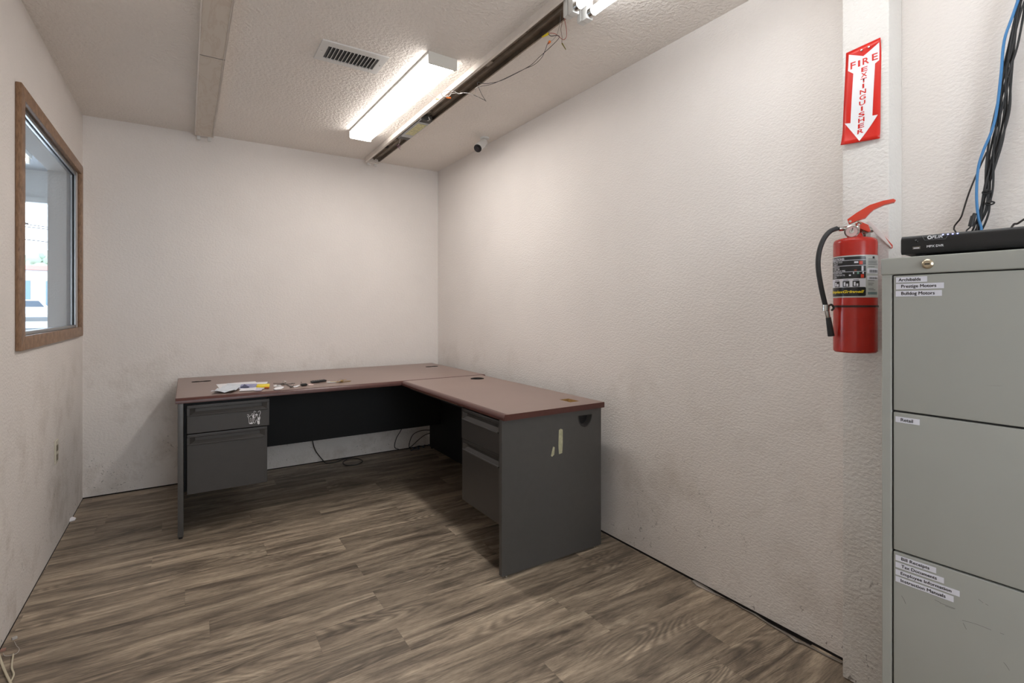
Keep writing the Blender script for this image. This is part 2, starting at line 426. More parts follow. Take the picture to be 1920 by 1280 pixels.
box(bm, sx0, sx1, NY1-.02, NY1+.06, sz1-.05, sz1, b=.004); box(bm, sx0, sx1, NY1-.02, NY1+.06, sz0, sz0+.05, b=.004)
box(bm, sx0, sx0+.05, NY1-.02, NY1+.06, sz0, sz1, b=.004); box(bm, sx1-.05, sx1, NY1-.02, NY1+.06, sz0, sz1, b=.004)
obj('window_frame', bm, M_white, w2)
obj('pane', B(sx0+.04, sx1-.04, NY1+.02, NY1+.026, sz0+.04, sz1-.04), M_glass, w2, sm=False)
# rail outside
rl = thing('railing', 'grey metal railing outside the shop window', 'railing', (-2.3, 6.9, 0))
for z in (1.09, .98):
    obj('rail', B(-4.5, -.4, 6.88, 6.92, z, z+.045, b=.005), newmat('rail grey', S(150, 155, 158), .5), rl)
for x in (-4.4, -2.8, -.75): obj('post', B(x, x+.05, 6.87, 6.93, 0, 1.13, b=.005), M_alu, rl)
lf = thing('fluorescent_light', 'lit fluorescent ceiling fixture beyond the window', 'light', (-1.1, 4.95, 2.45))
obj('housing', B(-1.17, -1.045, 4.35, 5.52, 2.415, 2.45, b=.005), M_white, lf)
M_tube2 = emis('lit tube beyond', (1, .97, .9, 1), 6)
for x in (-1.14, -1.075): obj('tube', cyl(NB(), (x, 4.4, 2.39), (x, 5.44, 2.39), .014), M_tube2, lf)
for y in (4.38, 5.47): obj('socket', B(-1.165, -1.05, y-.015, y+.015, 2.365, 2.415, b=.003), M_plasw, lf)
struct(obj('ground', B(-90, 20, 6.4, 140, -.2, 0), speck('pale asphalt', S(150, 152, 156), .9, .05, 2), sm=False))
# far slope where cars stand, building, trees, lines; pale colours painted for overexposure
struct(obj('ground_2', B(-90, 20, 26, 140, 0, .35), speck('pale asphalt 2', S(160, 162, 166), .9, .05, 2), sm=False))
def truck(loc, rz, body, lab):
    t = thing('pickup_truck', lab, 'truck', loc, rz); inv = []
    bb = prism(NB(), [(-2.6, .5), (2.6, .5), (2.65, .95), (1.3, 1.05), (.75, 1.7), (-.75, 1.72), (-.95, 1.1), (-2.6, 1.1)], 1.8, frame((0, .9, 0), (1, 0, 0), (0, 0, 1)), b=.06)
    M = wm(t)
    bb.transform(M); obj('body', bb, body, t)
    gl = prism(NB(), [(-.7, 1.12), (1.05, 1.12), (.7, 1.62), (-.66, 1.64)], 1.84, frame((0, .92, 0), (1, 0, 0), (0, 0, 1))); gl.transform(M); obj('side_window', gl, newmat('tinted glass', S(60, 80, 96), .1), t)
    for x in (-1.7, 1.7):
        for y in (-.82, .82):
            w = cyl(NB(), (x, y-.1, .38), (x, y+.1, .38), .38); w.transform(M); obj('wheel', w, M_rubber, t)
    tl = B(-2.66, -2.56, -.88, -.7, .75, 1.05); tl.transform(M); obj('tail_light', tl, M_signred, t)
    return t
truck((-11.25, 58, .35), radians(8), newmat('white car paint', S(225, 228, 230), .3), 'white pickup truck parked outside, seen through both windows')
# building
bd = thing('building', 'pale commercial building far outside with a reddish roof line', 'building', (-18, 72, .35))
obj('wall', B(-34, -6, 70, 80, .35, 5.3), speck('pale stucco', S(205, 200, 196), .9), bd, sm=False)
obj('roof_edge', B(-34.3, -5.7, 69.7, 80.3, 5.3, 5.75), newmat('coral roof', S(214, 150, 138), .7), bd, sm=False)
for x in (-20, -17.5, -15, -12.2): obj('shop_window', B(x, x+1.6, 69.9, 70.05, 1.4, 4.2), newmat('shop glass', S(110, 140, 165), .2), bd, sm=False)
pp = thing('utility_pole', 'utility pole with wires outside the shop window', 'pole', (-13.2, 62, .35))
obj('pole', cyl(NB(), (-13.2, 62, .35), (-13.2, 62, 9.6), .14, .1), newmat('pole wood', S(150, 140, 130), .9), pp)
obj('crossarm', B(-14.4, -12, 61.9, 62.1, 8.9, 9.05), M_wblack, pp, sm=False)
for dz, dx in ((9.05, -.9), (8.7, .9), (7.6, 0)):
    obj('wire', tube(NB(), [(-13.2+dx-16, 60, dz+1.2), (-13.2+dx-6, 61.5, dz-.1), (-13.2+dx, 62, dz), (-13.2+dx+9, 63, dz-.5), (-13.2+dx+18, 64, dz+.6)], .035, 5), M_wblack, pp)
tr = thing('tree', 'leafy tree showing above the far building', 'tree', (-13.5, 84, .35))
obj('trunk', cyl(NB(), (-13.5, 84, .35), (-13.5, 84, 6), .3, .2), newmat('bark', S(90, 74, 60), .9), tr)
bm = NB()
for i in range(26):
    c = Vector((-13.5+RND.uniform(-3.2, 3.2), 84+RND.uniform(-2, 2), 6.6+RND.uniform(-1.2, 1.3)))
    t_ = bmesh.new(); bmesh.ops.create_icosphere(t_, subdivisions=2, radius=RND.uniform(.6, 1.2))
    for v in t_.verts: v.co *= RND.uniform(.75, 1.2)
    merge(bm, t_, Matrix.Translation(c))
obj('crown', bm, newmat('leaves', S(160, 178, 160), .9), tr)  # leaf green paled to paint in the overexposure

# ------------------------------------------------------------------ main desk
ZD, TK = .738, .027
def drawer(parent, W_, H_, M, name='drawer', mat=None, body_depth=.45):
    """steel drawer front in local x (across) / y (up), outward = +z, with a long pressed finger pull"""
    mat = mat or M_steel2
    r0, r1, d = H_-.050, H_-.018, .013      # recess
    bm = NB(); e = .012; ff = 0.012
    box(bm, 0, W_, 0, r0-.006, -ff, 0, b=.0015, seg=1); box(bm, 0, W_, r1, H_, -ff, .0, b=.0015, seg=1)
    box(bm, 0, e, r0-.006, r1, -ff, 0); box(bm, W_-e, W_, r0-.006, r1, -ff, 0)
    # box behind
    box(bm, .004, W_-.004, .01, H_-.02, -body_depth, -d-.004)
    bm.transform(M); o = obj(name, bm, mat, parent)
    # pressed pull: back plate and sloping lip ending in a raised rim
    p = NB()
    def quadstrip(a, b_, m2=None):
        t = bmesh.new()
        x0, x1, x2, x3 = a[0], W_-a[0], W_-b_[0], b_[0]
        vs = [t.verts.new((x0, a[1], a[2])), t.verts.new((x1, a[1], a[2])), t.verts.new((x2, b_[1], b_[2])), t.verts.new((x3, b_[1], b_[2]))]
        t.faces.new(vs); merge(p, t)
    quadstrip((e, r0-.006, 0), (e+.026, r0+.012, -d)); quadstrip((e+.026, r0+.012, -d), (e+.026, r1-.002, -d)); quadstrip((e+.026, r1-.002, -d), (e, r1, 0))
    for s in (0, 1):
        t = bmesh.new(); q = [(e, r0-.006, 0), (e+.026, r0+.012, -d), (e+.026, r1-.002, -d), (e, r1, 0)]
        if s: q = [(W_-x, y, z) for x, y, z in q][::-1]
        t.faces.new([t.verts.new(v) for v in q]); merge(p, t)
    tube(p, [(e, r0-.006, .002), (W_-e, r0-.006, .002)], .004, 8, sm=False)
    tube(p, [(e*.6, H_-.004, -.001), (W_-e*.6, H_-.004, -.001)], .002, 6, sm=False)
    p.transform(M); obj('handle', p, M_steel2, o, sm=False)
    return o
def bowtie(parent, c, ang, L=.104, z=ZD):
    bm = NB(); M = Matrix.Translation((c[0], c[1], z-.0005)) @ Matrix.Rotation(ang, 4, 'Z')
    pts = []; n = 12; R = L*.22
    for i in range(n+1): a = pi*.22+2*pi*.78*i/n; pts.append((-L*.5+R+R*1.15*cos(a), R*.9*sin(a)))
    for i in range(n+1): a = -pi*.78+2*pi*.78*i/n; pts.append((L*.5-R+R*1.15*cos(a), R*.9*sin(a)))
    prism(bm, pts, .0022, M); return obj('grommet', bm, M_soot, parent)

desk = thing('desk', 'long brown-topped grey steel desk along the back wall', 'desk', (.885, 3.68, 0))
DX0, DX1, DY0, DY1 = -.049, 1.822, 3.198, 4.158
bm = NB(); box(bm, DX0, DX1, DY0+.022, DY1, ZD-TK, ZD, b=.0015, seg=1); dtop = obj('desktop', bm, M_top, desk)
def nosing(x0, x1, y0, y1, axis):
    prof = [(0, ZD-TK), (.024, ZD-TK), (.024, ZD), (.014, ZD-.0005), (.006, ZD-.004), (.001, ZD-.012), (0, ZD-.018)]
    if axis == 'x': return prism(NB(), prof, x1-x0, frame((x0, y0, 0), (0, 1, 0), (0, 0, 1)))
    return prism(NB(), prof, -(y1-y0), frame((x0, y0, 0), (1, 0, 0), (0, 0, 1)))
o = obj('edge_banding', nosing(DX0, DX1, DY0, 0, 'x'), M_edge, desk)
obj('edge_banding', B(DX0-.0015, DX0, DY0+.02, DY1, ZD-TK, ZD-.0008), M_edge, desk, sm=False)
bowtie(desk, (.081, 3.89), 0); bowtie(desk, (1.705, 3.89), .1)
# end panels
bm = NB(); box(bm, -.040, -.014, 3.182, 4.12, .012, ZD-TK, b=.004); obj('end_panel', bm, M_steel, desk)
bm = NB(); box(bm, 1.790, 1.812, 3.25, 4.13, .012, ZD-TK, b=.003); obj('end_panel', bm, M_inner, desk)
for x, y in ((-.027, 3.2), (-.027, 4.1), (1.8, 3.28), (1.8, 4.1)): obj('foot', cyl(NB(), (x, y, 0), (x, y, .014), .010), M_black, desk)
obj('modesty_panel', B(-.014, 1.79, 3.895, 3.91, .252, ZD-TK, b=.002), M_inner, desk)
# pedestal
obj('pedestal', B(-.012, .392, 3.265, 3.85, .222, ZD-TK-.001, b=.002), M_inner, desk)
Mx = frame((.003, 3.222, 0), (1, 0, 0), (0, 0, 1), (0, -1, 0))
d1 = drawer(desk, .400, .152, frame((.001, 3.214, .543), (1, 0, 0), (0, 0, 1), (0, -1, 0)), body_depth=.04)
d2 = drawer(desk, .390, .322, frame((.001, 3.226, .215), (1, 0, 0), (0, 0, 1), (0, -1, 0)), body_depth=.03)
# two little dogs sticker (white outline drawing of two bat-eared dogs)
st = NB()
def stp(x, y): return YP(440+x/16, 740+y/16, 3.2125)
for pts in ([(375, 600), (410, 590), (440, 660), (470, 625), (500, 615), (525, 560), (560, 600), (545, 680), (575, 720), (570, 790), (545, 850), (510, 870), (440, 860), (430, 800), (420, 700), (380, 630)],
            [(585, 620), (580, 500), (610, 490), (640, 520)], [(700, 520), (740, 480), (770, 500), (765, 560), (740, 620), (765, 690), (740, 760), (745, 860), (710, 880), (690, 850), (670, 760), (640, 760), (620, 830), (590, 850), (565, 810)],
            [(470, 690), (490, 760), (470, 800)], [(520, 700), (540, 760), (500, 830), (460, 850)], [(600, 700), (640, 640), (690, 600), (650, 570), (610, 610)], [(690, 640), (700, 700), (740, 660)], [(585, 640), (560, 690), (590, 740)]):
    tube(st, [stp(*p) for p in pts], .0011, 5, 3)
for pts in ([(520, 620), (580, 600), (590, 700), (545, 690)], [(680, 780), (735, 770), (740, 865), (700, 870)], [(450, 835), (540, 825), (530, 868), (450, 862)], [(690, 690), (750, 670), (745, 750), (690, 760)], [(640, 575), (690, 600), (620, 620)]):
    M0 = frame(stp(0, 0), (1, 0, 0), (0, 0, 1)); p = [M0.inverted() @ stp(*q) for q in pts]; prism(st, [(q.x, q.y) for q in p], .0005, M0)
obj('dog_sticker', st, M_paper, d1)['label'] = 'white sticker of two bat-eared dogs'

# ------------------------------------------------------------------ return desk
rdesk = thing('desk', 'shorter brown-topped grey steel desk along the right wall', 'desk', (1.485, 2.55, 0))
RX0, RX1, RY0, RY1 = 1.187, 1.787, 1.918, 3.194
hx0, hx1, hy0, hy1 = 1.637, 1.697, 2.006, 2.098     # open cable hole
bm = NB()
for a in ((RX0+.022, hx0, RY0+.0015, RY1), (hx1, RX1, RY0+.0015, RY1), (hx0, hx1, RY0+.0015, hy0), (hx0, hx1, hy1, RY1)): box(bm, a[0], a[1], a[2], a[3], ZD-TK, ZD)
obj('desktop', bm, M_top, rdesk, sm=False)
bm = NB(); e = .003
for a in ((hx0, hx0+e, hy0, hy1), (hx1-e, hx1, hy0, hy1), (hx0, hx1, hy0, hy0+e), (hx0, hx1, hy1-e, hy1)): box(bm, *a, ZD-TK, ZD-.001)
obj('cable_hole', bm, M_particle, rdesk, sm=False)['label'] = 'rough hole showing raw particle board'
obj('edge_banding', nosing(RX0, 0, RY0+.0015, RY1, 'y'), M_edge, rdesk)
obj('edge_banding', B(RX0+.004, RX1, RY0, RY0+.0015, ZD-TK, ZD-.0004), M_edge, rdesk, sm=False)
# grommet ring with open middle
bm = NB(); c = Vector((1.668, 3.04, ZD))
lathe(bm, [(.030, -.004), (.030, .0025), (.043, .0025), (.046, 0)], Matrix.Translation(c)); lathe(bm, [(0, .0004), (.030, .0004)], Matrix.Translation(c))
box(bm, 1.62, 1.655, 3.028, 3.05, ZD, ZD+.003)
obj('grommet', bm, M_soot, rdesk)
# end panel with D shaped cable port
Xc, Zc, Rr = 1.672, .683, .0435
px0, px1, py0, py1 = 1.186, 1.778, 1.934, 1.958
zt = ZD-TK; zb = .012; bm = NB()
A = (Xc-Rr, Xc+Rr, Zc-.058)
def D(n=18, s=1.): return [(Xc+Rr*s*cos(pi+pi*i/n), Zc+.058*s*sin(pi+pi*i/n)) for i in range(n+1)]
poly = [(px0, zb), (px1, zb), (px1, zt), (Xc+Rr, zt)]+[(Xc+Rr, Zc)]+[q for q in D()[::-1]][1:]+[(Xc-Rr, zt), (px0, zt)]
prism(bm, poly, -(py1-py0), frame((0, py0, 0), (1, 0, 0), (0, 0, 1)))
box(bm, Xc-Rr, Xc+Rr, py0, py1, Zc, zt)
obj('end_panel', bm, M_steel, rdesk, sm=False)
bm = NB(); ring = D(24, 1.0); tube(bm, [(x, py0-.0005, z) for x, z in [(Xc+Rr, Zc)][:0]+D(24, 1.02)], .0025, 6, 1, sm=False)
tube(bm, [(Xc-Rr, py0-.0005, Zc), (Xc+Rr, py0-.0005, Zc)], .002, 6, sm=False)
pr = D(20, 1.0); t_ = bmesh.new()
f0 = [t_.verts.new((x, py0, z)) for x, z in pr]; f1 = [t_.verts.new((x, py0+.03, z)) for x, z in D(20, .85)]
for i in range(len(pr)-1): t_.faces.new((f0[i], f0[i+1], f1[i+1], f1[i]))
merge(bm, t_)
obj('cable_port', bm, M_steel2, rdesk)
obj('port_shade', B(Xc-.06, Xc+.06, py1+.008, py1+.012, Zc-.08, Zc+.02), M_black, rdesk, sm=False)  # black sheet put in for the shade inside the port
for x, lab in ((1.215, 0), (1.745, 0)): obj('foot', cyl(NB(), (x, 1.946, 0), (x, 1.946, .014), .009), M_chrome, rdesk)
for x in (1.73,): obj('foot', cyl(NB(), (x, 3.15, 0), (x, 3.15, .014), .009), M_chrome, rdesk)
obj('back_panel', B(1.755, 1.772, 1.96, 3.18, .10, zt, b=.002), M_inner, rdesk)
obj('side_rail', B(1.24, 1.262, 2.36, 3.19, zt-.03, zt), M_inner, rdesk)
obj('trim_strip', B(1.196, 1.199, 2.40, 3.05, zt-.0045, zt-.0005), newmat('bare chipped edge', S(200, 175, 150), .5), rdesk, sm=False)
obj('back_leg', B(1.70, 1.755, 3.14, 3.17, .012, zt, b=.002), M_inner, rdesk)
obj('pedestal', B(1.235, 1.74, 1.962, 2.35, .235, zt-.001, b=.002), M_inner, rdesk)
drawer(rdesk, .382, .155, frame((1.197, 2.352, .546), (0, -1, 0), (0, 0, 1), (-1, 0, 0)), body_depth=.036)
drawer(rdesk, .382, .318, frame((1.200, 2.352, .226), (0, -1, 0), (0, 0, 1), (-1, 0, 0)), body_depth=.032)
# old tape on the end panel
M_tape = speck('yellowed tape', S(172, 168, 138), .6, .12, 60)
def ppoly(pts, Y, h): return prism(NB(), [(YP(x, y, Y).x, YP(x, y, Y).z) for x, y in pts], h, frame((0, Y, 0), (1, 0, 0), (0, 0, 1)))
obj('tape_scrap', ppoly([(1048, 806), (1051, 803.5), (1055, 805), (1055, 832), (1054, 849), (1048, 851), (1047, 835)], 1.9338, .0006), M_tape, rdesk)['label'] = 'long strip of yellowed tape'
obj('tape_scrap', ppoly([(1037, 837), (1040, 838), (1039, 852), (1035, 856), (1033, 854)], 1.9338, .0006), M_tape, rdesk)['label'] = 'short torn scrap of tape'

# ------------------------------------------------------------------ things on the desk
def dz(x, y, z=ZD): return ZP(380+x/6.4, 690+y/6.4, z)
M_print = speck('blue printed paper', S(150, 152, 186), .6, .2, 90)
M_grey = speck('grey white paper', S(216, 222, 228), .6, .06, 50)
def sheet(name, pts, z, th, m, label, cat='paper', group=None, curl=0.):
    P = [dz(x, y, ZD) for x, y in pts]; c = sum(P, Vector())/len(P)
    bm = NB(); prism(bm, [(p.x, p.y) for p in P], th, Matrix.Translation((0, 0, z)))
    if curl:
        bmesh.ops.triangulate(bm, faces=bm.faces); bmesh.ops.subdivide_edges(bm, edges=bm.edges, cuts=4, use_grid_fill=True)
        for v in bm.verts: d = (v.co.xy-c.xy); v.co.z += curl*abs(sin(d.x*38+d.y*21))*min(1, d.length/.08)
    return tag(obj(name, bm, m, None, loc=(c.x, c.y, z)), label, cat, group)
z = ZD+.0008
sheet('paper_sheet', [(160, 196), (400, 176), (630, 160), (645, 172), (780, 165), (775, 182), (640, 240), (218, 268)], z, .0006, M_paper, 'largest white paper sheet, lowest in the pile on the desk')
sheet('flyer', [(290, 206), (650, 190), (660, 225), (600, 240), (470, 246), (330, 240)], z+.0012, .0006, M_print, 'blue printed flyer lying on the white sheet')
sheet('envelope', [(455, 255), (640, 238), (752, 240), (740, 250), (640, 272), (440, 282)], z+.0024, .001, M_paper, 'long white envelope at the desk front edge', 'envelope')
sheet('business_card', [(650, 247), (728, 246), (704, 280), (620, 282)], z+.0042, .0006, newmat('card', S(206, 200, 216), .5), 'pale lilac business card at the right end of the envelope', 'card')
sheet('letter', [(95, 312), (165, 275), (180, 258), (205, 262), (300, 214), (470, 210), (440, 262), (360, 300), (240, 305)], z+.004, .0008, M_grey, 'crumpled pale grey letter with curled left corner', 'letter', curl=.012)
sheet('folded_note', [(455, 240), (500, 212), (560, 232), (555, 242)], z+.003, .0015, newmat('navy print', S(70, 76, 108), .6), 'small dark blue folded note between letter and flyer', 'paper', curl=.006)
yb = thing('packet', 'yellow packet with orange end on the paper pile', 'packet', dz(720, 222))
bm = NB(); P = [dz(x, y, ZD+.004) for x, y in ((655, 206), (806, 202), (800, 236), (642, 232))]; prism(bm, [(p.x, p.y) for p in P], .008, Matrix.Translation((0, 0, z+.0035)), b=.002); obj('wrapper', bm, M_yellow, yb)
P = [dz(x, y, ZD+.004) for x, y in ((745, 232), (800, 226), (796, 240), (742, 240))]; bm = NB(); prism(bm, [(p.x, p.y) for p in P], .006, Matrix.Translation((0, 0, z+.003))); obj('end_flap', bm, M_orange, yb)
sheet('price_tag', [(850, 212), (880, 204), (932, 206), (948, 220), (850, 224)], z, .002, M_paper, 'flat white tag behind the folded white tag', 'tag')
sheet('price_tag', [(848, 262), (872, 240), (968, 228), (975, 238), (930, 262), (870, 266)], z, .003, M_paper, 'folded white tag near the desk front edge', 'tag', curl=.003)
M_keyd = newmat('dark key', S(60, 54, 48), .4, .8)
def key(bm, p, ang, L=.055, z=0.):
    M = Matrix.Translation((p[0], p[1], ZD+.001+z)) @ Matrix.Rotation(ang, 4, 'Z')
    prism(bm, [(.012*cos(a*pi/5), .010*sin(a*pi/5)) for a in range(10)], .002, M)
    prism(bm, [(.01, -.0035), (L-.004, -.0035), (L, 0), (L-.004, .0025), (L*.8, .0015), (L*.7, .0035), (L*.55, .002), (L*.45, .0038), (.01, .0038)], .002, M)
def keyset(lab, c, angs, m=M_keyd, ring=.014, tagp=None, tagm=None, bow=0):
    c = dz(*c); t = thing('key_ring', lab, 'keys', (c.x, c.y, ZD))
    for i, a in enumerate(angs):
        bm = NB(); key(bm, (c.x+.014*cos(a), c.y+.014*sin(a)), a, z=.0022*i); obj('key', bm, m, t)
    bm = NB(); tube(bm, [(c.x+ring*cos(q*pi/8), c.y+ring*.5*sin(q*pi/8)*.6, ZD+.002+.010*(1+sin(q*pi/8))) for q in range(17)], .0011, 6, 2); obj('split_ring', bm, M_chrome, t)
    if tagp:
        P = [dz(x, y, ZD) for x, y in tagp]; bm = NB(); prism(bm, [(p.x, p.y) for p in P], .003, Matrix.Translation((0, 0, ZD+.001)), b=.0008); obj('tag', bm, tagm or M_paper, t)
    return t
keyset('bunch of dark keys with steel ring, beside the two white tags', (980, 198), (.3, 1.3, -2.4, 2.6), M_keyd)
keyset('single dark key with a curled white tag', (1075, 222), (1.9, -1.9), M_keyd, .008, [(1085, 228), (1120, 218), (1160, 206), (1165, 214), (1130, 230), (1095, 234)])
def fob(lab, quads, cat='key fob'):
    c = dz(*quads[0][0]); t = thing('key_fob', lab, cat, (c.x, c.y, ZD))
    for c0, L, Wd, a in quads:
        p = dz(*c0); bm = NB(); M = Matrix.Translation((p.x, p.y, ZD+.0006)) @ Matrix.Rotation(a, 4, 'Z')
        box_ = B(-L/2, L/2, -Wd/2, Wd/2, 0, .013, b=.005); merge(bm, box_, M); obj('shell', bm, M_black, t)
        bm = NB(); 
        for k in (-.25, .05, .3): merge(bm, B(L*k-.004, L*k+.004, -.006, .006, .0125, .0145, b=.001), M)
        obj('button', bm, M_rubber, t)
    return t
t = fob('small black key fob with upright steel loop', [((1215, 212), .034, .030, .2)])
p = dz(1185, 205); obj('loop', tube(NB(), [(p.x-.006, p.y, ZD+.001), (p.x-.002, p.y, ZD+.022), (p.x+.006, p.y, ZD+.001)], .001, 6), M_chrome, t)
sheet('paper_slip', [(1265, 200), (1290, 193), (1330, 197), (1328, 208), (1275, 210)], z, .002, newmat('pinkish slip', S(214, 190, 184), .6), 'small pinkish slip beside the small black fob', 'paper')
fob('pair of black car key fobs lying end to end', [((1350, 175), .052, .034, .1), ((1430, 165), .050, .034, .25)])
bk = keyset('tangle of brass keys with a pale oval tag', (1655, 172), (.2, 1.2, 2.5, -2.2, -.6, .8), M_brass, .018)
P = dz(1548, 172); bm = NB(); lathe(bm, [(0, .004), (.024, .004), (.027, .002), (.024, 0), (0, 0)], Matrix.Translation((P.x, P.y, ZD+.001)) @ Matrix.Scale(1.25, 4, (1, 0, 0)), 24); obj('tag', bm, M_plasw, bk)

# ------------------------------------------------------------------ ceiling fixtures
# open strip channel on the right
sc = thing('strip_channel', 'long stripped light channel with open metal tray on the ceiling', 'light fixture', (1.28, 2.9, 2.45))
cx0, cx1, cy0, cy1, cz = 1.228, 1.336, -.4, 4.13, 2.412
bm = NB()
box(bm, cx0, cx0+.012, cy0, cy1, cz, ZC, b=.001, seg=1); box(bm, cx1-.003, cx1, cy0, cy1, cz+.006, ZC)
box(bm, cx0-.004, cx0, cy0, cy1, cz, cz+.004)
obj('side_flange', bm, M_fixw, sc, sm=False)
bm = NB()
prism(bm, [(cx0+.012, cz+.002), (cx0+.012, ZC-.002), (cx1-.003, ZC-.002), (cx1-.003, cz+.006), (cx1-.010, cz+.006), (cx1-.010, ZC-.010), (1.300, ZC-.006), (1.292, ZC-.018), (1.284, ZC-.006), (cx0+.020, ZC-.010), (cx0+.016, cz+.002)], -(cy1-cy0), frame((0, cy0, 0), (1, 0, 0), (0, 0, 1)))
obj('tray', bm, M_galv, sc, sm=False)
for i, (y, w) in enumerate(((3.75, .05), (2.75, .012), (2.44, .010), (1.86, .018), (1.90, .010), (3.2, .008))):
    obj('knockout', cyl(NB(), (1.262, y, ZC-.0125), (1.262, y, ZC-.008), w*.55, n=14), M_dark, sc)
for y in (3.55, 2.95, 2.2): obj('joint_tab', B(1.262, 1.282, y-.03, y+.03, ZC-.016, ZC-.011, b=.001), M_galv, sc)
bm = NB(); box(bm, cx0+.014, cx1-.004, cy1-.02, cy1, cz-.003, ZC); box(bm, cx0+.01, cx1-.004, cy1-.05, cy1-.045, cz-.002, cz+.004); obj('end_plate', bm, M_fixw, sc, sm=False)
def socket(parent, x, y, zt, mat=M_plasw):
    bm = NB(); box(bm, x-.011, x+.011, y-.008, y+.008, zt-.032, zt, b=.003); cyl(bm, (x, y-.012, zt-.022), (x, y, zt-.022), .008, n=16); obj('lamp_socket', bm, mat, parent)
socket(sc, 1.255, 4.142, 2.425); socket(sc, 1.312, 4.142, 2.425)
bl = obj('ballast', B(1.244, 1.318, 3.00, 3.42, 2.403, 2.44, b=.003), newmat('ballast black', S(58, 54, 50), .5), sc)
obj('ballast_plate', B(1.247, 1.315, 3.04, 3.36, 2.4015, 2.4035), M_alu, bl, sm=False)
obj('ballast_label', B(1.252, 1.310, 3.07, 3.30, 2.4005, 2.4018), speck('yellowed label', S(206, 200, 150), .5, .25, 60), bl, sm=False)
def wr(pts, r, m, zs, name='wire', ox=0, oy=0, s=1.):
    n = len(pts); P = []
    for i, (x, y) in enumerate(pts):
        zz = zs[0]+(zs[1]-zs[0])*i/(n-1)
        P.append(ZP(ox+x/s, oy+y/s, zz))
    obj(name, tube(NB(), P, r, 6, 4), m, sc)
k2 = dict(ox=960, oy=0, s=8.727); k3 = dict(ox=780, oy=100, s=10.667)
def c3(l): return [(780+x/10.667, 100+y/10.667) for x, y in l]
def c2(l): return [(960+x/8.727, y/8.727) for x, y in l]
def wire(l, r, m, zs): wr(l, r, m, zs)
wire(c2([(605, 700), (575, 730), (540, 830), (480, 950), (360, 1060), (200, 1130)])+c3([(1740, 520), (1500, 620), (1290, 660), (1200, 700), (1190, 770)]), .0013, M_wblack, (2.375, 2.39))
wire(c2([(600, 560), (640, 590), (740, 580), (770, 620), (640, 760), (440, 940), (340, 1040), (200, 1130)])+c3([(1700, 545), (1400, 605), (1240, 580), (1240, 650), (1320, 830), (1400, 960)]), .0014, M_wblack, (2.38, 2.37))
wire(c3([(1400, 950), (1300, 900), (1150, 830)]), .0013, M_wblack, (2.37, 2.38))
wire(c3([(1270, 930), (1200, 780), (1190, 700), (1280, 650)]), .0012, M_wwhite, (2.37, 2.38))
wire(c3([(650, 870), (700, 810), (820, 790), (860, 805), (920, 790), (1070, 800), (1170, 860)]), .0014, M_wwhite, (2.40, 2.38))
wire(c3([(600, 870), (660, 850), (690, 830), (720, 760), (790, 770), (840, 810), (920, 800)]), .0014, M_wwhite, (2.40, 2.39))
wire(c3([(690, 745), (600, 750), (510, 800), (540, 860), (600, 885)]), .0012, M_wblack, (2.40, 2.40))
wire(c3([(215, 780), (320, 830), (420, 895)]), .0013, M_wwhite, (2.41, 2.40)); wire(c3([(215, 805), (300, 850), (415, 910)]), .0013, M_wwhite, (2.41, 2.40))
wire(c3([(460, 890), (540, 870), (640, 850)]), .0013, M_wwhite, (2.40, 2.40))
wire(c2([(600, 540), (700, 550), (770, 600), (840, 650), (890, 600), (890, 480), (870, 370), (855, 290), (850, 200)]), .0013, M_wred, (2.38, 2.41))
wire(c2([(820, 200), (820, 360), (800, 480), (820, 620), (815, 700), (840, 750)]), .0011, newmat('brown wire', S(120, 86, 64), .5), (2.41, 2.37))
wire(c2([(800, 200), (780, 400), (740, 550), (690, 630), (620, 690)]), .0009, newmat('grey wire', S(150, 144, 140), .5), (2.41, 2.38))
def nut(a, b_, z0, m, r=.006):
    A, B_ = ZP(*a, z0), ZP(*b_, z0); obj('wire_nut', cyl(NB(), A, B_, r, r*.6, n=12, b=.001), m, sc)
nut(c2([(595, 550)])[0], c2([(495, 605)])[0], 2.385, M_yellow, .0055); nut(c2([(620, 680)])[0], c2([(590, 715)])[0], 2.38, M_orange, .006)
nut(c2([(820, 710)])[0], c2([(880, 810)])[0], 2.37, M_olive, .003); nut(c3([(700, 890)])[0], c3([(600, 885)])[0], 2.40, M_orange, .006); nut(c3([(395, 915)])[0], c3([(460, 915)])[0], 2.40, newmat('cream nut', S(230, 205, 150), .5), .005)
kk = lambda x, y: (660+x/6.857, 180+y/6.857)
wire([kk(870, 290), kk(930, 305), kk(990, 315), kk(985, 270), kk(1005, 310)], .0012, M_wwhite, (2.41, 2.40)); wire([kk(620, 530), kk(610, 600), kk(590, 640)], .001, M_wwhite, (2.41, 2.40))
wire([kk(570, 640), kk(600, 625), kk(625, 650), kk(600, 670), kk(590, 645), kk(620, 690)], .0014, newmat('purple wire', S(150, 90, 130), .5), (2.40, 2.395))

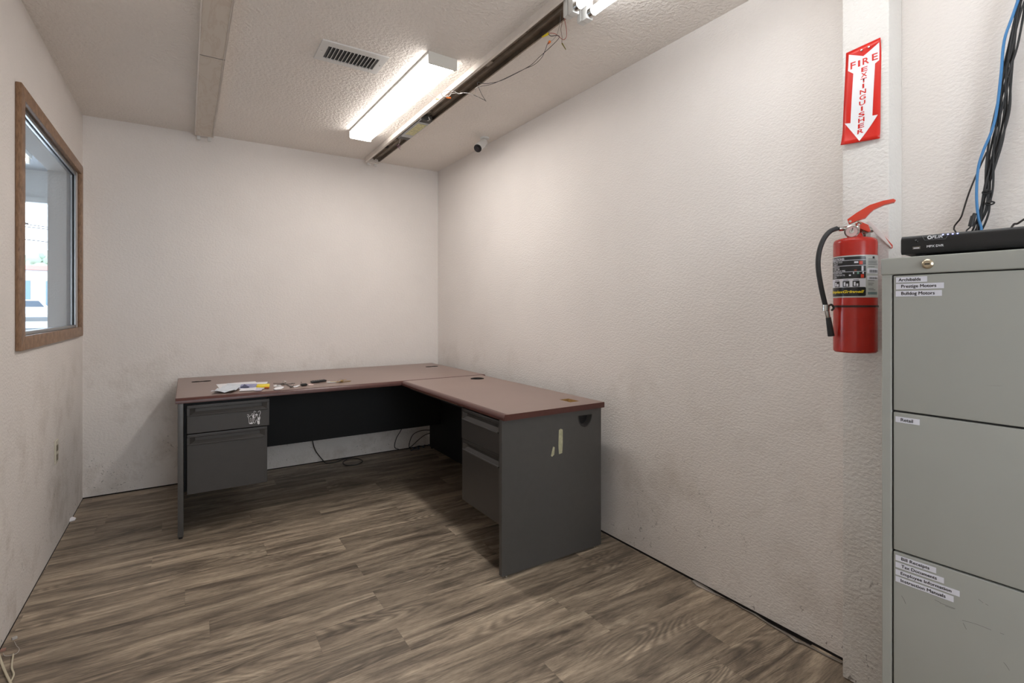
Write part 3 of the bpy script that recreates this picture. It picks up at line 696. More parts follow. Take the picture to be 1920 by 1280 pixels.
# tube lamp hung from the channel near the camera
tl = thing('tube_light', 'pair of bare lit tubes in white holders at the top edge', 'light', (1.29, .9, 2.41))
for i, (p0, xo) in enumerate((((1082, 12), 0), ((1108, 24), 0))):
    zz = 2.368; p = ZP(*p0, zz); r_ = .0165
    obj('tube', cyl(NB(), (p.x, p.y-.012, zz), (p.x, .22, zz), r_, n=20, b=.004), M_tube, tl)
    obj('tube_cap', cyl(NB(), (p.x, p.y+.004, zz), (p.x, p.y-.016, zz), r_+.0008, n=20), M_chrome, tl)
    bm = NB(); box(bm, p.x-.017, p.x+.017, p.y+.006, p.y+.036, zz-.022, 2.43, b=.005); obj('lamp_holder', bm, M_plasw, tl)
    bm = NB(); box(bm, p.x-.017, p.x+.017, p.y+.040, p.y+.066, zz-.018, 2.43, b=.005); obj('lamp_holder', bm, M_plasw, tl)
    bm = NB(); box(bm, p.x-.017, p.x+.017, .17, .215, zz-.022, 2.43, b=.005); obj('lamp_holder', bm, M_plasw, tl)

# wraparound light
wl = thing('wraparound_light', 'lit white wraparound ceiling light beside the open channel', 'light', (1.04, 2.92, 2.45), radians(1.4))
def wlb(bm): bm.transform(wm(wl)); return bm
hw, hl, zb_ = .075, .645, -.056
bm = prism(NB(), [(-hw, -.012), (-hw+.006, zb_+.008), (-hw+.014, zb_), (hw-.014, zb_), (hw-.006, zb_+.008), (hw, -.012)], -2*hl+.012, frame((0, -hl+.006, 0), (1, 0, 0), (0, 0, 1)))
bm.normal_update(); ln = obj('lens', wlb(bm), M_lens, wl, sm=False); ln.data.materials.append(M_lens_side)
for p in ln.data.polygons:
    if abs(p.normal.z) < .95: p.material_index = 1
obj('housing', wlb(B(-hw-.002, hw+.002, -hl, hl, -.012, 0, b=.001, seg=1)), M_plasw, wl)
for s in (-1, 1):
    bm = prism(NB(), [(-hw-.002, 0), (-hw-.001, zb_+.002), (-hw+.004, zb_-.002), (hw-.004, zb_-.002), (hw+.001, zb_+.002), (hw+.002, 0)], -.008, frame((0, s*(hl-.0)-.004, 0), (1, 0, 0), (0, 0, 1)))
    obj('end_cap', wlb(bm), M_lensend, wl, sm=False)

# covered strip on the left
ls = thing('strip_light', 'unlit covered ceiling strip with brown water stains at the left', 'light fixture', (.1, 2.6, 2.45))
lx0, lx1, lz = .046, .160, 2.415
for a, b_ in ((2.829, 4.13), (.6, 2.822)):
    obj('cover', B(lx0+.006, lx1-.010, a, b_, lz, lz+.006, b=.001, seg=1), M_stain, ls)
bm = NB(); box(bm, lx0, lx0+.006, .6, 4.13, lz-.001, ZC); box(bm, lx1-.004, lx1, .6, 4.13, lz-.002, ZC); box(bm, lx1-.010, lx1-.007, .6, 4.13, lz-.003, ZC); box(bm, lx1-.0072, lx1-.0038, .6, 4.13, lz+.002, ZC)
obj('housing', bm, M_fixw, ls, sm=False)
obj('joint_gap', B(lx0+.006, lx1-.002, 2.822, 2.829, lz+.001, lz+.008), M_black, ls, sm=False)
obj('end_plate', B(lx0+.004, lx1-.004, 4.13, 4.137, lz-.001, ZC), M_fixw, ls, sm=False)
for x in (.07, .135): socket(ls, x, 4.15, 2.422)

# vent
vn = thing('ceiling_vent', 'white louvred air vent between the two ceiling strips', 'vent', (.68, 2.53, 2.45))
vx0, vx1, vy0, vy1 = .526, .840, 2.43, 2.634; qx0, qx1, qy0, qy1 = .562, .806, 2.474, 2.600
bm = NB()
for a in ((vx0, qx0, vy0, vy1), (qx1, vx1, vy0, vy1), (qx0, qx1, vy0, qy0), (qx0, qx1, qy1, vy1)): box(bm, *a, ZC-.006, ZC)
obj('vent_frame', bm, M_plasw, vn, sm=False)
obj('duct_shade', B(qx0, qx1, qy0, qy1, ZC-.0015, ZC-.0005), M_black, vn, sm=False)  # thin black sheet stands in for the shade up the duct
for i in range(13):
    x = qx0+(qx1-qx0)*(i+1)/14
    t_ = B(-.0013, .0013, qy0, qy1, -.006, .006); bm = NB(); merge(bm, t_, Matrix.Translation((x, 0, ZC-.006)) @ Matrix.Rotation(radians(20), 4, 'Y')); obj('louvre', bm, M_plasw, vn, sm=False)
for x in (.542, .824): obj('screw', cyl(NB(), (x, 2.532, ZC-.007), (x, 2.532, ZC-.0055), .004, n=12), M_chrome, vn)

# security camera
Bk = Vector((1.803, 3.192, 2.414)); Fr = Vector((1.727, 3.146, 2.343)); ax = (Fr-Bk).normalized()
sec = thing('security_camera', 'small white bullet security camera on the ceiling near right wall', 'camera', (1.815, 3.2, 2.45))
obj('mount', lathe(NB(), [(.0, -.010), (.026, -.010), (.034, -.004), (.035, 0), (0, 0)], Matrix.Translation((1.815, 3.2, 2.45))), M_plasw, sec)
obj('arm', tube(NB(), [(1.815, 3.2, 2.445), (1.812, 3.198, 2.425), Bk], .011, 12), M_plasw, sec)
obj('housing', cyl(NB(), Bk-ax*.008, Fr-ax*.008, .027, .030, n=32, b=.006), M_plasw, sec)
lq = ax.to_track_quat('Z', 'Y').to_matrix().to_4x4()
obj('face_plate', cyl(NB(), Fr-ax*.009, Fr, .0285, n=32, b=.003), M_black, sec)
obj('lens', lathe(NB(), [(.018, .0), (.018, .004), (.014, .004), (.012, .001), (0, .002)], Matrix.Translation(Fr+ax*.001) @ lq), newmat('lens glass', S(50, 46, 48), .12), sec)

# ------------------------------------------------------------------ sign
sg = thing('sign', 'red and white fire extinguisher arrow sign tacked to the pillar', 'sign', (1.81, .76, 1.73))
# sign local: u to the right (-Y), v up ; sheared corner outline as pinned
def sgp(u, v, off=0.):
    """u 0..1 left-right, v 0..1 bottom-top -> point on the slightly curled sheet"""
    yl = .816+(.806-.816)*v; yr = .7075-.0015*v; y = yl+(yr-yl)*u
    zl = 1.742+(2.042-1.742)*v; zr = 1.735+(2.046-1.735)*v; zz = zl+(zr-zl)*u
    curl = .0022+.013*max(0, .22-v)**2/.0484*(1-.6*u)+.007*max(0, v-.8)**2/.04*u+.002*sin(v*5)
    return Vector((1.81-curl-off, y, zz))
def sheetmesh(off, poly=None, th=.0004):
    bm = NB()
    if poly is None:
        NU, NV = 8, 24; vs = [[bm.verts.new(sgp(i/NU, j/NV, off)) for i in range(NU+1)] for j in range(NV+1)]
        for j in range(NV):
            for i in range(NU): bm.faces.new((vs[j][i], vs[j][i+1], vs[j+1][i+1], vs[j+1][i]))
    else:
        f = bm.faces.new([bm.verts.new((u, v, 0)) for u, v in poly]); bmesh.ops.triangulate(bm, faces=[f])
        bmesh.ops.subdivide_edges(bm, edges=bm.edges, cuts=7, use_grid_fill=True)
        for v in bm.verts: v.co = sgp(v.co.x, v.co.y, off)
    return bm
pl = obj('plate', sheetmesh(0), M_signred, sg); pl.modifiers.new('th', 'SOLIDIFY').thickness = .0006
def suv(x, y):
    """crop pixels (scale 2.908, origin 1540,0) -> u,v on the sheet"""
    u = v = .5
    for _ in range(6):
        xl = 118+20*v; xr = 325+4*v; yt = 288-75*u; yb_ = 792-22*u
        u = (x-xl)/(xr-xl); v = (yb_-y)/(yb_-yt)
    return u, v
arrow = [suv(*p) for p in ((155, 298), (235, 308), (322, 238), (318, 335), (297, 352), (285, 640), (313, 637), (220, 776), (133, 672), (166, 672), (180, 401), (150, 386))]
obj('arrow', sheetmesh(.0009, arrow), M_signwhite, pl)
def sword(ch, x0, y0, x1, y1, bold=.018):
    """one letter in the box x0..x1, y0(top)..y1(bottom), crop pixels; right side raised like the print"""
    def w(c):
        x = x0+(x1-x0)*c.x; y = y1+(y0-y1)*c.y-(x-(x0+x1)/2)*.30
        return sgp(*suv(x, y), .0014)
    text(ch, 1, 1, None, 'lettering', M_signred, pl, bold=bold, warp=w)
sword('F', 164, 338, 193, 375); sword('I', 206, 330, 218, 364); sword('R', 231, 316, 267, 352); sword('E', 281, 296, 312, 333)
for i, ch in enumerate('EXTINGUISHER'):
    xc = 241-i*1.65; hw_ = 5 if ch == 'I' else 17; y = 367+i*31.1
    sword(ch, xc-hw_, y, xc+hw_, y+24.5)
for u, v in ((.47, .955), (.68, .955)):
    P = sgp(u, v, .001); obj('tack', lathe(NB(), [(.0035, 0), (.003, .0015), (0, .002)], Matrix.Translation(P) @ Matrix.Rotation(-pi/2, 4, 'Y'), 14), M_chrome, sg)

# ------------------------------------------------------------------ fire extinguisher
EC = Vector((1.735, .7475, 1.076)); ER = .0575
ex = thing('fire_extinguisher', 'red fire extinguisher with black hose hanging on the pillar', 'fire extinguisher', EC)
T_ = Matrix.Translation(EC)
obj('cylinder', lathe(NB(), [(.0, .006), (.05, .003), (.054, 0), (ER, .004), (ER, .334), (ER-.0015, .341), (ER-.006, .346), (ER-.014, .349), (.022, .352), (.018, .364), (0, .366)], T_, 64), M_red, ex)
vd = Vector((-EC.x, -EC.y, 0)).normalized(); rt = Vector((-vd.y, vd.x, 0))       # towards the viewer; to the viewer's right
def ep(phi, z, off=0.): return EC+(vd*cos(phi)+rt*sin(phi))*(ER+off)+Vector((0, 0, z))
def epatch(p0, p1, z0, z1, off, m, name='label_patch', n=None, par=None, rnd=0):
    p0, p1 = radians(p0), radians(p1); n = n or max(1, int(abs(p1-p0)/radians(3)))+1; bm = NB()
    a = [bm.verts.new(ep(p0+(p1-p0)*i/n, z0+(rnd if i == n else 0), off)) for i in range(n+1)]; b_ = [bm.verts.new(ep(p0+(p1-p0)*i/n, z1-(rnd if i == n else 0), off)) for i in range(n+1)]
    for i in range(n): bm.faces.new((a[i], a[i+1], b_[i+1], b_[i]))
    return obj(name, bm, m, par or ex)
zz = lambda y: CAMH+(CY-y)/F*1.512-EC.z        # height on the bottle's near side
lab = epatch(-112, 112, zz(557.5), zz(477.5), .0003, M_lab_grey, 'label')
def patch(*a, **k): return epatch(*a, par=lab, **k)
e1 = 27.5
patch(-110, e1, zz(521.3), zz(480), .0006, M_lab_black, rnd=.002); patch(-110, e1, zz(554.8), zz(538), .0006, M_lab_black, rnd=.002)
patch(-110, e1-.5, zz(537.6), zz(521.8), .0006, M_lab_white)
for y in (486.8, 497, 508.6): patch(-110, e1, zz(y+.4), zz(y-.4), .0009, M_lab_white)
def etext(s, p0, p1, y0, y1, m, bold=0, shear=0):
    p0, p1 = radians(p0), radians(p1); z1_, z0_ = zz(y0), zz(y1)
    text(s, 1, 1, None, 'lettering', m, lab, bold=bold, shear=shear, warp=lambda c: ep(p0+(p1-p0)*c.x, z0_+(z1_-z0_)*c.y, .0012))
etext('INSTRUCTIONS:', -86, -27, 481.8, 485.8, M_lab_white, .03)
etext('PULL PIN. HOLD', -66, -33, 488.2, 491.2, M_lab_white, .01); etext('UPRIGHT.', -66, -48, 492.4, 495.4, M_lab_white, .01)
etext('STAND BACK', -66, -42, 498.4, 501.2, M_lab_white, .01); etext('8 FEET. AIM', -66, -42, 501.8, 504.4, M_lab_white, .01); etext('AT BASE OF FIRE.', -66, -24, 505, 507.6, M_lab_white, .01)
etext('SQUEEZE LEVER', -66, -34, 509.9, 512.6, M_lab_white, .01); etext('AND SWEEP SIDE TO', -66, -26, 513.4, 516, M_lab_white, .01); etext('SIDE.', -66, -52, 517, 520, M_lab_white, .01)
etext('SimplexGrinnell', -84, 23, 543.5, 550.5, M_yellow, .03, .3)
# pictures on the instruction rows
for a in ((10, 19, 489, 495.4, M_red2), (-2, 8, 489.6, 492.6, M_lab_white), (16, 21, 498.5, 507.5, M_lab_white), (-2, 4, 505, 507, M_wred), (14, 22, 514, 520.5, M_red2), (5, 10, 509.6, 513.4, newmat('green print', S(110, 160, 140), .4)), (18, 22, 509.4, 513, M_lab_white), (-15, -10, 514, 516.5, M_lab_white), (-5, -2, 509.5, 513, M_lab_white)):
    patch(a[0], a[1], zz(a[3]), zz(a[2]), .0012, a[4])
for p0, p1 in ((-62, -42), (-32, -14), (-6, 11)):
    patch(p0, p1, zz(537), zz(526), .0010, M_lab_black); c = (p0+p1)/2
    patch(p0+3, c-1, zz(535.5), zz(528), .0013, M_lab_white); patch(c+1, p1-3, zz(536), zz(531), .0013, M_lab_white); patch(p0+2, p1-2, zz(524.6), zz(523.6), .0010, M_ink)
# grey side: barcodes and fine print
for y0, y1 in ((503, 512.5), (517, 524.5)):
    patch(31, 76, zz(y1), zz(y0), .0006, M_lab_white)
    for i in range(13):
        a = 37+i*2.7; patch(a, a+(1.6 if i % 3 else .9), zz(y1-1.5), zz(y0+2.5), .0010, M_ink, name='bar')
for i, (y, a1) in enumerate(((485.5, 60), (489, 72), (491, 66), (493, 70), (495.6, 74), (500, 56), (526, 56), (531, 52), (534, 48), (541, 52), (543.5, 60))):
    patch(34, a1, zz(y+.55), zz(y-.55), .0008, newmat('fine print', S(120, 120, 122), .5))
patch(33, 70, zz(552), zz(547), .0008, newmat('fine print band', S(116, 134, 134), .5))
patch(48, 56, zz(484.5), zz(480.5), .0008, M_ink)
# strap
st = NB(); n = 48; zs = zz(574)
lathe(st, [(ER+.0004, zs-.003), (ER+.0018, zs-.0028), (ER+.0018, zs+.0028), (ER+.0004, zs+.003)], T_, 64)
obj('strap', st, newmat('dark strap', S(58, 28, 24), .5), ex)
# valve, gauge, levers : on the plane through the bottle axis facing the viewer
def vp(x, y, d=0.): 
    q = DP(x, y, 1.0); D0 = (EC.x*_s+EC.y*_c); return DP(x, y, D0-d)
obj('neck', cyl(NB(), EC+Vector((0, 0, .36)), EC+Vector((0, 0, .385)), .016, n=28), M_chrome, ex)
bm = NB(); tube(bm, [vp(1592, 437), vp(1612, 434), vp(1634, 430)], .0105, 14); cyl(bm, vp(1610, 445), vp(1611, 418), .011, n=20, b=.001); obj('valve_body', bm, M_chrome, ex)
gc = vp(1597, 434, .016); q = vd.to_track_quat('Z', 'Y').to_matrix().to_4x4()
ga = obj('gauge', lathe(NB(), [(0, -.012), (.0165, -.012), (.0195, -.008), (.0195, .002), (.0165, .004), (.015, .002)], Matrix.Translation(gc) @ q, 36), M_chrome, ex)
obj('dial', lathe(NB(), [(0, .0022), (.0155, .002)], Matrix.Translation(gc) @ q, 36), newmat('gauge face', S(196, 168, 164), .4), ga)
obj('dial_hub', lathe(NB(), [(0, .0035), (.006, .0030), (.0065, .002)], Matrix.Translation(gc) @ q, 24), M_chrome, ga)
obj('needle', cyl(NB(), gc+vd*.0032, gc+vd*.0032+Vector((0, 0, .011))+rt*.003, .0009, n=6), M_ink, ga)
def lever(pts, w, m, name, lab=None):
    """sheet metal lever: side profile given as (x,y) pixels on the viewer-facing plane, w wide"""
    P = [vp(*p) for p in pts]; O = P[0]; M0 = frame(O, rt, (0, 0, 1))
    Q = [M0.inverted() @ p for p in P]
    bm = prism(NB(), [(a.x, a.y) for a in Q], w, M0 @ Matrix.Translation((0, 0, -w/2)), b=.0015)
    return obj(name, bm, m, ex)
lever([(1588.5, 412), (1606, 401), (1630, 389), (1654, 383.5), (1672, 382), (1676.5, 385), (1674, 388), (1656, 391), (1637, 398), (1630, 404), (1622, 412), (1606, 416), (1592, 421)], .022, M_red2, 'top_lever')
lever([(1604, 420), (1612, 416), (1628, 424), (1632, 436), (1627, 437), (1616, 431), (1606, 427)], .020, M_red2, 'carry_handle')
lever([(1652, 440), (1656, 441), (1673, 461), (1673, 466), (1670.5, 467)], .014, M_red2, 'handle_tip')
lever([(1624, 416), (1630, 414), (1655, 441), (1671, 466), (1669, 467), (1640, 438)], .003, newmat('clear seal strip', S(214, 206, 202), .3), 'seal_strap')
for x, y in ((1594, 415), (1610, 421)): 
    c = vp(x, y, .012); obj('rivet', lathe(NB(), [(.0045, 0), (.0038, .002), (0, .0026)], Matrix.Translation(c) @ q, 16), M_chrome, ex)
obj('pin', tube(NB(), [vp(1602, 411, .016), vp(1612, 417, .016), vp(1624, 425, .014)], .0022, 10), M_nickel, ex)
obj('pin_ring', tube(NB(), [vp(1624+6*cos(a*pi/6), 429+6*sin(a*pi/6), .012) for a in range(13)], .001, 6, 2), M_nickel, ex)
# hose
hz = [vp(1586, 428.5), vp(1570, 428), vp(1556, 434), vp(1544, 449), vp(1536, 472), vp(1534, 500), vp(1539, 535), vp(1546, 566), vp(1550, 580)]
obj('hose_fitting', cyl(NB(), vp(1572, 429), vp(1592, 428), .0072, n=20, b=.001), M_chrome, ex)
obj('hose', tube(NB(), hz[1:], .0072, 16, 8), M_rubber, ex)
bm = NB(); cyl(bm, vp(1542.5, 570.5), vp(1553.5, 570.5), .0001, n=4); lathe(bm, [(.0085, 0), (.0098, .001), (.0098, .019), (.0085, .020)], Matrix.Translation(vp(1548.5, 583)), 24); obj('hose_clip', bm, M_chrome, ex)
obj('nozzle_ferrule', cyl(NB(), vp(1550, 581), vp(1553, 597), .0068, .0062, n=20, b=.001), M_chrome, ex)
obj('nozzle', cyl(NB(), vp(1553, 595), vp(1558.5, 630), .0072, .0094, n=24, b=.001), M_rubber, ex)
bm = NB(); tube(bm, [vp(1554, 573), vp(1559, 571), vp(1563, 577), vp(1559, 582)], .0032, 8); obj('retainer', bm, newmat('dark steel', S(70, 66, 62), .4, .6), ex)
obj('wall_hook', B(1.776, 1.8105, .735, .76, 1.38, 1.455, b=.002), M_chrome, ex)
obj('hanger_arm', B(1.735, 1.78, .741, .754, 1.448, 1.456, b=.001), M_chrome, ex)

# ------------------------------------------------------------------ filing cabinet
CO = Vector((1.314, .512, 0)); CA = radians(2.45)
fc = thing('filing_cabinet', 'tall putty grey four-drawer metal filing cabinet at the right edge', 'cabinet', CO, -pi/2+CA)
MC = wm(fc)
def cb(bm): bm.transform(MC); return bm
CW, CD_, CH = .76, .545, 1.32
bm = NB()
box(bm, 0, .019, 0, CD_, 0, CH-.036, b=.0015, seg=1); box(bm, CW-.019, CW, 0, CD_, 0, CH-.036, b=.0015, seg=1)
box(bm, 0, CW, CD_-.006, CD_, 0, CH-.036); box(bm, .019, CW-.019, .012, .02, 0, CH-.04); box(bm, .019, CW-.019, 0.004, .02, 0, .062)
obj('body', cb(bm), M_cab, fc)
obj('top', cb(B(-.001, CW+.001, -.003, CD_, CH-.037, CH, b=.003, seg=3)), M_cab, fc)
obj('gap', cb(B(.019, CW-.019, .008, .011, .06, CH-.037)), M_black, fc, sm=False)
zt_ = [1.2805, .9805, .6735, .3700]; zb2_ = [.9845, .6775, .3740, .066]
drs = []
for a, b_ in zip(zt_, zb2_):
    bm = NB(); box(bm, .0225, CW-.0225, -.001, .012, b_, a, b=.002, seg=3)
    d = obj('drawer', cb(bm), M_cab, fc); drs.append(d)
    h = NB(); box(h, .32, .46, -.020, -.012, a-.075, a-.060, b=.003); box(h, .32, .328, -.014, 0, a-.075, a-.060); box(h, .452, .46, -.014, 0, a-.075, a-.060); obj('handle', cb(h), M_alu, d)
lk_o = None
def cabuv(x, y):
    r_ = ray(x, y); n = Vector((-cos(CA), -sin(CA), 0)); t = (CO-Vector((0, 0, CAMH))).dot(n)/r_.dot(n)
    return MC.inverted() @ (Vector((0, 0, CAMH))+r_*t)
lp = cabuv(1740.6, 495)
Ml = MC @ Matrix.Translation((lp.x, -.003, lp.z)) @ Matrix.Rotation(pi/2, 4, 'X')
lk = obj('lock', lathe(NB(), [(.0102, 0), (.0102, .003), (.0084, .005), (.0070, .006), (.0065, .0042), (0, .0042)], Ml, 32), M_nickel, fc)
obj('keyhole', cb(B(lp.x-.0042, lp.x+.0042, -.0088, -.0070, lp.z-.0012, lp.z+.0012)), M_black, lk, sm=False)
Mf = MC @ frame((0, -.0016, 0), (1, 0, 0), (0, 0, 1), (0, -1, 0))
def tape(s, x0, ya, yb, x1, tx0, tx1, d, lab):
    a = cabuv(x0, ya); b_ = cabuv(x0, yb); c = cabuv(x1, ya)
    sh = max(0, .0265-a.x); a.x += sh; b_.x += sh; c.x += sh
    bm = prism(NB(), [(a.x, b_.z), (c.x, b_.z), (c.x, a.z), (a.x, a.z)], .0003, Mf)
    o = obj('label_strip', bm, M_labelw, d, sm=False); o['label'] = lab
    u0 = a.x+(c.x-a.x)*tx0; u1 = a.x+(c.x-a.x)*tx1; H_ = a.z-b_.z
    desc = any(ch in 'gpyqj' for ch in s); 
    text(s, u1-u0, H_*(.72 if desc else .56), Mf @ Matrix.Translation((u0, b_.z+H_*(.10 if desc else .24), .0006)), 'lettering', M_ink, o, dup=.0002)
L3 = 'white printed label strip'
tape('Archibalds', 1680.5, 520, 530, 1739, .09, .80, drs[0], 'shortest upper label strip'); tape('Prestige Motors', 1680.5, 532.4, 542.6, 1770.5, .12, .85, drs[0], 'middle label strip'); tape('Bulldog Motors', 1680, 545.6, 556, 1766.7, .13, .85, drs[0], 'third label strip')
tape('Retail', 1675, 779, 789.5, 1720, .23, .73, drs[1], 'single label strip')
for s, ya, yb, x1, a, b_ in (('Bill Receipts', 1036.8, 1046.8, 1749.6, .15, .84), ('Tax Documents', 1050, 1060, 1764, .13, .86), ('Employee Information', 1063.5, 1073.5, 1793.3, .09, .88), ('Instruction Manuals', 1076.3, 1086.5, 1782, .10, .87)):
    tape(s, 1674, ya, yb, x1, a, b_, drs[2], L3)

# scratches in the enamel of the third visible drawer
M_scr = newmat('scratch grey', S(86, 86, 82), .6)
for pts in ([(185, 530), (205, 560), (222, 600)], [(515, 593), (590, 620), (648, 642)], [(560, 618), (640, 645)], [(705, 740), (830, 775), (955, 825)], [(715, 765), (742, 820)], [(1060, 1100), (1085, 1130), (1110, 1170)], [(845, 560), (885, 592)], [(905, 600), (930, 615)], [(1030, 850), (1065, 862)], [(470, 565), (520, 590)]):
    P = [cabuv(1650+x/4.57, 1000+y/4.57) for x, y in pts]
    obj('scratch', tube(NB(), [MC @ Vector((p.x, -.0010, p.z)) for p in P], .00033, 4, 3), M_scr, drs[2])

# ------------------------------------------------------------------ video recorder
vo = ZP(1689, 477.5, 1.3285); VA = radians(7.2)
dv = thing('video_recorder', 'flat black surveillance recorder box on top of the cabinet', 'recorder', (vo.x, vo.y, 1.32), -pi/2+VA)
MV = wm(dv); VZ = .0085; VH = .040; VW, VD = .38, .26
def vb(bm): bm.transform(MV); return bm
obj('case', vb(B(.003, VW-.003, .012, VD, VZ, VZ+VH-.001, b=.002)), newmat('black enamel', S(34, 34, 36), .45), dv)
prof = [(0.003, VZ), (-.0005, VZ+.006), (-.0005, VZ+VH-.008), (.006, VZ+VH), (.014, VZ+VH), (.014, VZ)]
bm = prism(NB(), prof, VW, frame((0, 0, 0), (0, 1, 0), (0, 0, 1)), b=.0012); fp = obj('front_panel', vb(bm), M_black, dv)
for x, y in ((.03, .03), (VW-.03, .03), (.03, VD-.03), (VW-.03, VD-.03)): obj('foot', vb(cyl(NB(), (x, y, 0), (x, y, VZ), .010, n=20)), M_rubber, dv)
def dvuv(x, y):
    n = (MV.to_3x3() @ Vector((0, -1, 0))); r_ = ray(x, y); t = (Vector(vo)-Vector((0, 0, CAMH))).dot(n)/r_.dot(n); return MV.inverted() @ (Vector((0, 0, CAMH))+r_*t)
Mv = MV @ frame((0, -.0012, 0), (1, 0, 0), (0, 0, 1), (0, -1, 0))
def dq(x, y): return dvuv(1680+x/8, 400+y/8)
def dtext(s, a, b_, bold, shear=0, name='lettering'):
    p, q_ = dq(*a), dq(*b_); text(s, q_.x-p.x, p.z-q_.z if p.z > q_.z else q_.z-p.z, Mv @ Matrix.Translation((p.x, min(p.z, q_.z), .0004)), name, M_signwhite, fp, bold=bold, shear=shear)
a, b_ = dq(465, 512), dq(718, 500); hh = dq(465, 480).z-a.z
text('MPX DVR', b_.x-a.x, hh, Mv @ Matrix.Translation((a.x, a.z, .0004)), 'lettering', M_signwhite, fp, dup=.00022)
a, b_ = dq(540, 378), dq(700, 368); hh = dq(540, 336).z-a.z
text('FLIR', b_.x-a.x, hh, Mv @ Matrix.Translation((a.x, a.z, .0004)), 'lettering', M_signwhite, fp, dup=.0003, shear=.25)
c_ = dq(506, 360); bm = NB()
for k in range(6):
    a = k*pi/3+pi/6; merge(bm, prism(NB(), [(-.0021, -.0009), (.0021, -.0009), (.0015, .0009), (-.0015, .0009)], .0003), Mv @ Matrix.Translation((c_.x+.0029*cos(a), c_.z+.0029*sin(a), .0004)) @ Matrix.Rotation(a-pi/2, 4, 'Z'))
obj('emblem', bm, M_signwhite, fp, sm=False)
bm = NB(); pts = [dq(395, 338), dq(432, 402), dq(745, 382), dq(785, 318)]
tube(bm, [Mv @ Vector((p.x, p.z, .0004)) for p in pts], .00045, 6, sm=False); obj('badge_outline', bm, newmat('badge grey', S(110, 110, 112), .4), fp)
for x, y in ((700, 292), (775, 283), (848, 276), (920, 268)):
    p = dq(x, y); obj('indicator', vb(B(p.x-.0012, p.x+.0012, .0015, .004, VZ+VH-.004, VZ+VH-.0022)), M_led, fp, sm=False)
p = dq(302, 420); obj('ir_window', lathe(NB(), [(.0035, 0), (.0028, .0006), (0, .0002)], Mv @ Matrix.Translation((p.x, p.z, -.0002)), 20), newmat('gloss black', S(8, 8, 9), .1), fp)
p = dq(308, 516); ub = obj('usb_port', vb(B(p.x-.0068, p.x+.0068, -.0012, .0002, p.z-.003, p.z+.003)), newmat('port metal', S(120, 116, 108), .3, .9), fp, sm=False)
obj('port_tongue', vb(B(p.x-.005, p.x+.005, -.0018, -.001, p.z-.0014, p.z+.0004)), M_labelw, ub, sm=False)

# ------------------------------------------------------------------ cables behind the recorder
XW = 1.885
path = [(1945, -110), (1930, -50), (1912, 14), (1898, 89), (1887, 144), (1879, 206), (1870, 261), (1860, 310), (1851, 358), (1841, 396), (1832, 428), (1827, 446)]
for i in range(9):
    ph = RND.uniform(0, 6.28); fr = RND.uniform(.7, 1.3); am = RND.uniform(3, 9); off = (i-4)*1.7; P = []
    for j, (x, y) in enumerate(path):
        w = am*sin(ph+fr*j*1.25); P.append(XP(x+off+w, y, XW-.010+.006*sin(j*1.7+i)))
    e = P[-1]; P += [Vector((1.84, e.y-.01, 1.345)), Vector((1.70, .30+.012*i, 1.350))]
    tag(obj('cable', tube(NB(), P, .0026, 8, 5), M_rubber, loc=P[-1]), 'black cable in the twisted bundle running down the right wall', 'cable', 'black cables bundled on the right wall')
P = [XP(x, y, XW-.02) for x, y in ((1935, -100), (1915, -20), (1900, 26), (1883, 76), (1877, 138), (1869, 206), (1860, 244), (1844, 282), (1834, 316.6), (1831, 365), (1834, 406), (1840, 436))]
P += [Vector((1.80, P[-1].y, 1.350)), Vector((1.70, .29, 1.352))]
tag(obj('cable', tube(NB(), P, .0034, 10, 5), M_blue, loc=P[-1]), 'bright blue network cable along the black bundle', 'cable')
P = [XP(x, y, XW-.005) for x, y in ((1850, 285), (1834, 320), (1817, 361), (1803, 405), (1793, 436))]+[Vector((1.80, .41, 1.345)), Vector((1.68, .42, 1.35))]
tag(obj('cable', tube(NB(), P, .0022, 8, 5), M_wblack, loc=P[-1]), 'single thin black cable left of the bundle', 'cable')
for (x, y), lb in (((1850, 360), 'upper black cable tie around the cable bundle'), ((1856, 381), 'lower black cable tie at the bundle edge')):
    c = XP(x, y, XW-.022); bm = NB()
    tube(bm, [c+Vector((0, .009*cos(a*pi/6), .004*sin(a*pi/6))) for a in range(13)], .0022, 6, 2); box(bm, c.x-.004, c.x+.002, c.y-.004, c.y+.004, c.z+.001, c.z+.008, b=.001)
    tag(obj('cable_tie', bm, M_rubber, loc=c), lb, 'cable tie')
bm = NB(); tube(bm, [XP(1828, 400, 1.86), XP(1824, 408, 1.858)], .0045, 10, sm=False); tube(bm, [XP(1825, 405, 1.858), XP(1820, 424, 1.855)], .0062, 12, sm=False); tube(bm, [XP(1820, 424, 1.855), XP(1817, 440, 1.85), Vector((1.80, .40, 1.345)), Vector((1.69, .385, 1.35))], .002, 8)
tag(obj('power_plug', bm, M_rubber, loc=XP(1820, 424, 1.855)), 'black power plug with strain relief at the bundle foot', 'plug')
P = [XP(x, y, 1.80) for x, y in ((1898, 424), (1908, 419), (1922, 410), (1945, 398))]; P = [Vector((1.70, P[0].y, 1.352))]+P+[Vector((1.89, P[-1].y-.02, 1.35))]
tag(obj('cable', tube(NB(), P, .0026, 8, 5), M_wblack, loc=P[0]), 'black cable rising behind the recorder at the right edge', 'cable')

# ------------------------------------------------------------------ floor and wall bits
# outlet on the left wall
ol = thing('wall_outlet', 'cream duplex outlet low on the left wall', 'outlet', (XL, 3.42, .43))
obj('plate', B(XL, XL+.006, 3.385, 3.455, .43, .545, b=.002), newmat('cream plastic', S(205, 198, 180), .4), ol)
for z_ in (.458, .505): obj('receptacle', B(XL+.005, XL+.0075, 3.403, 3.437, z_-.015, z_+.015, b=.003), newmat('tan plastic', S(128, 118, 98), .5), ol)
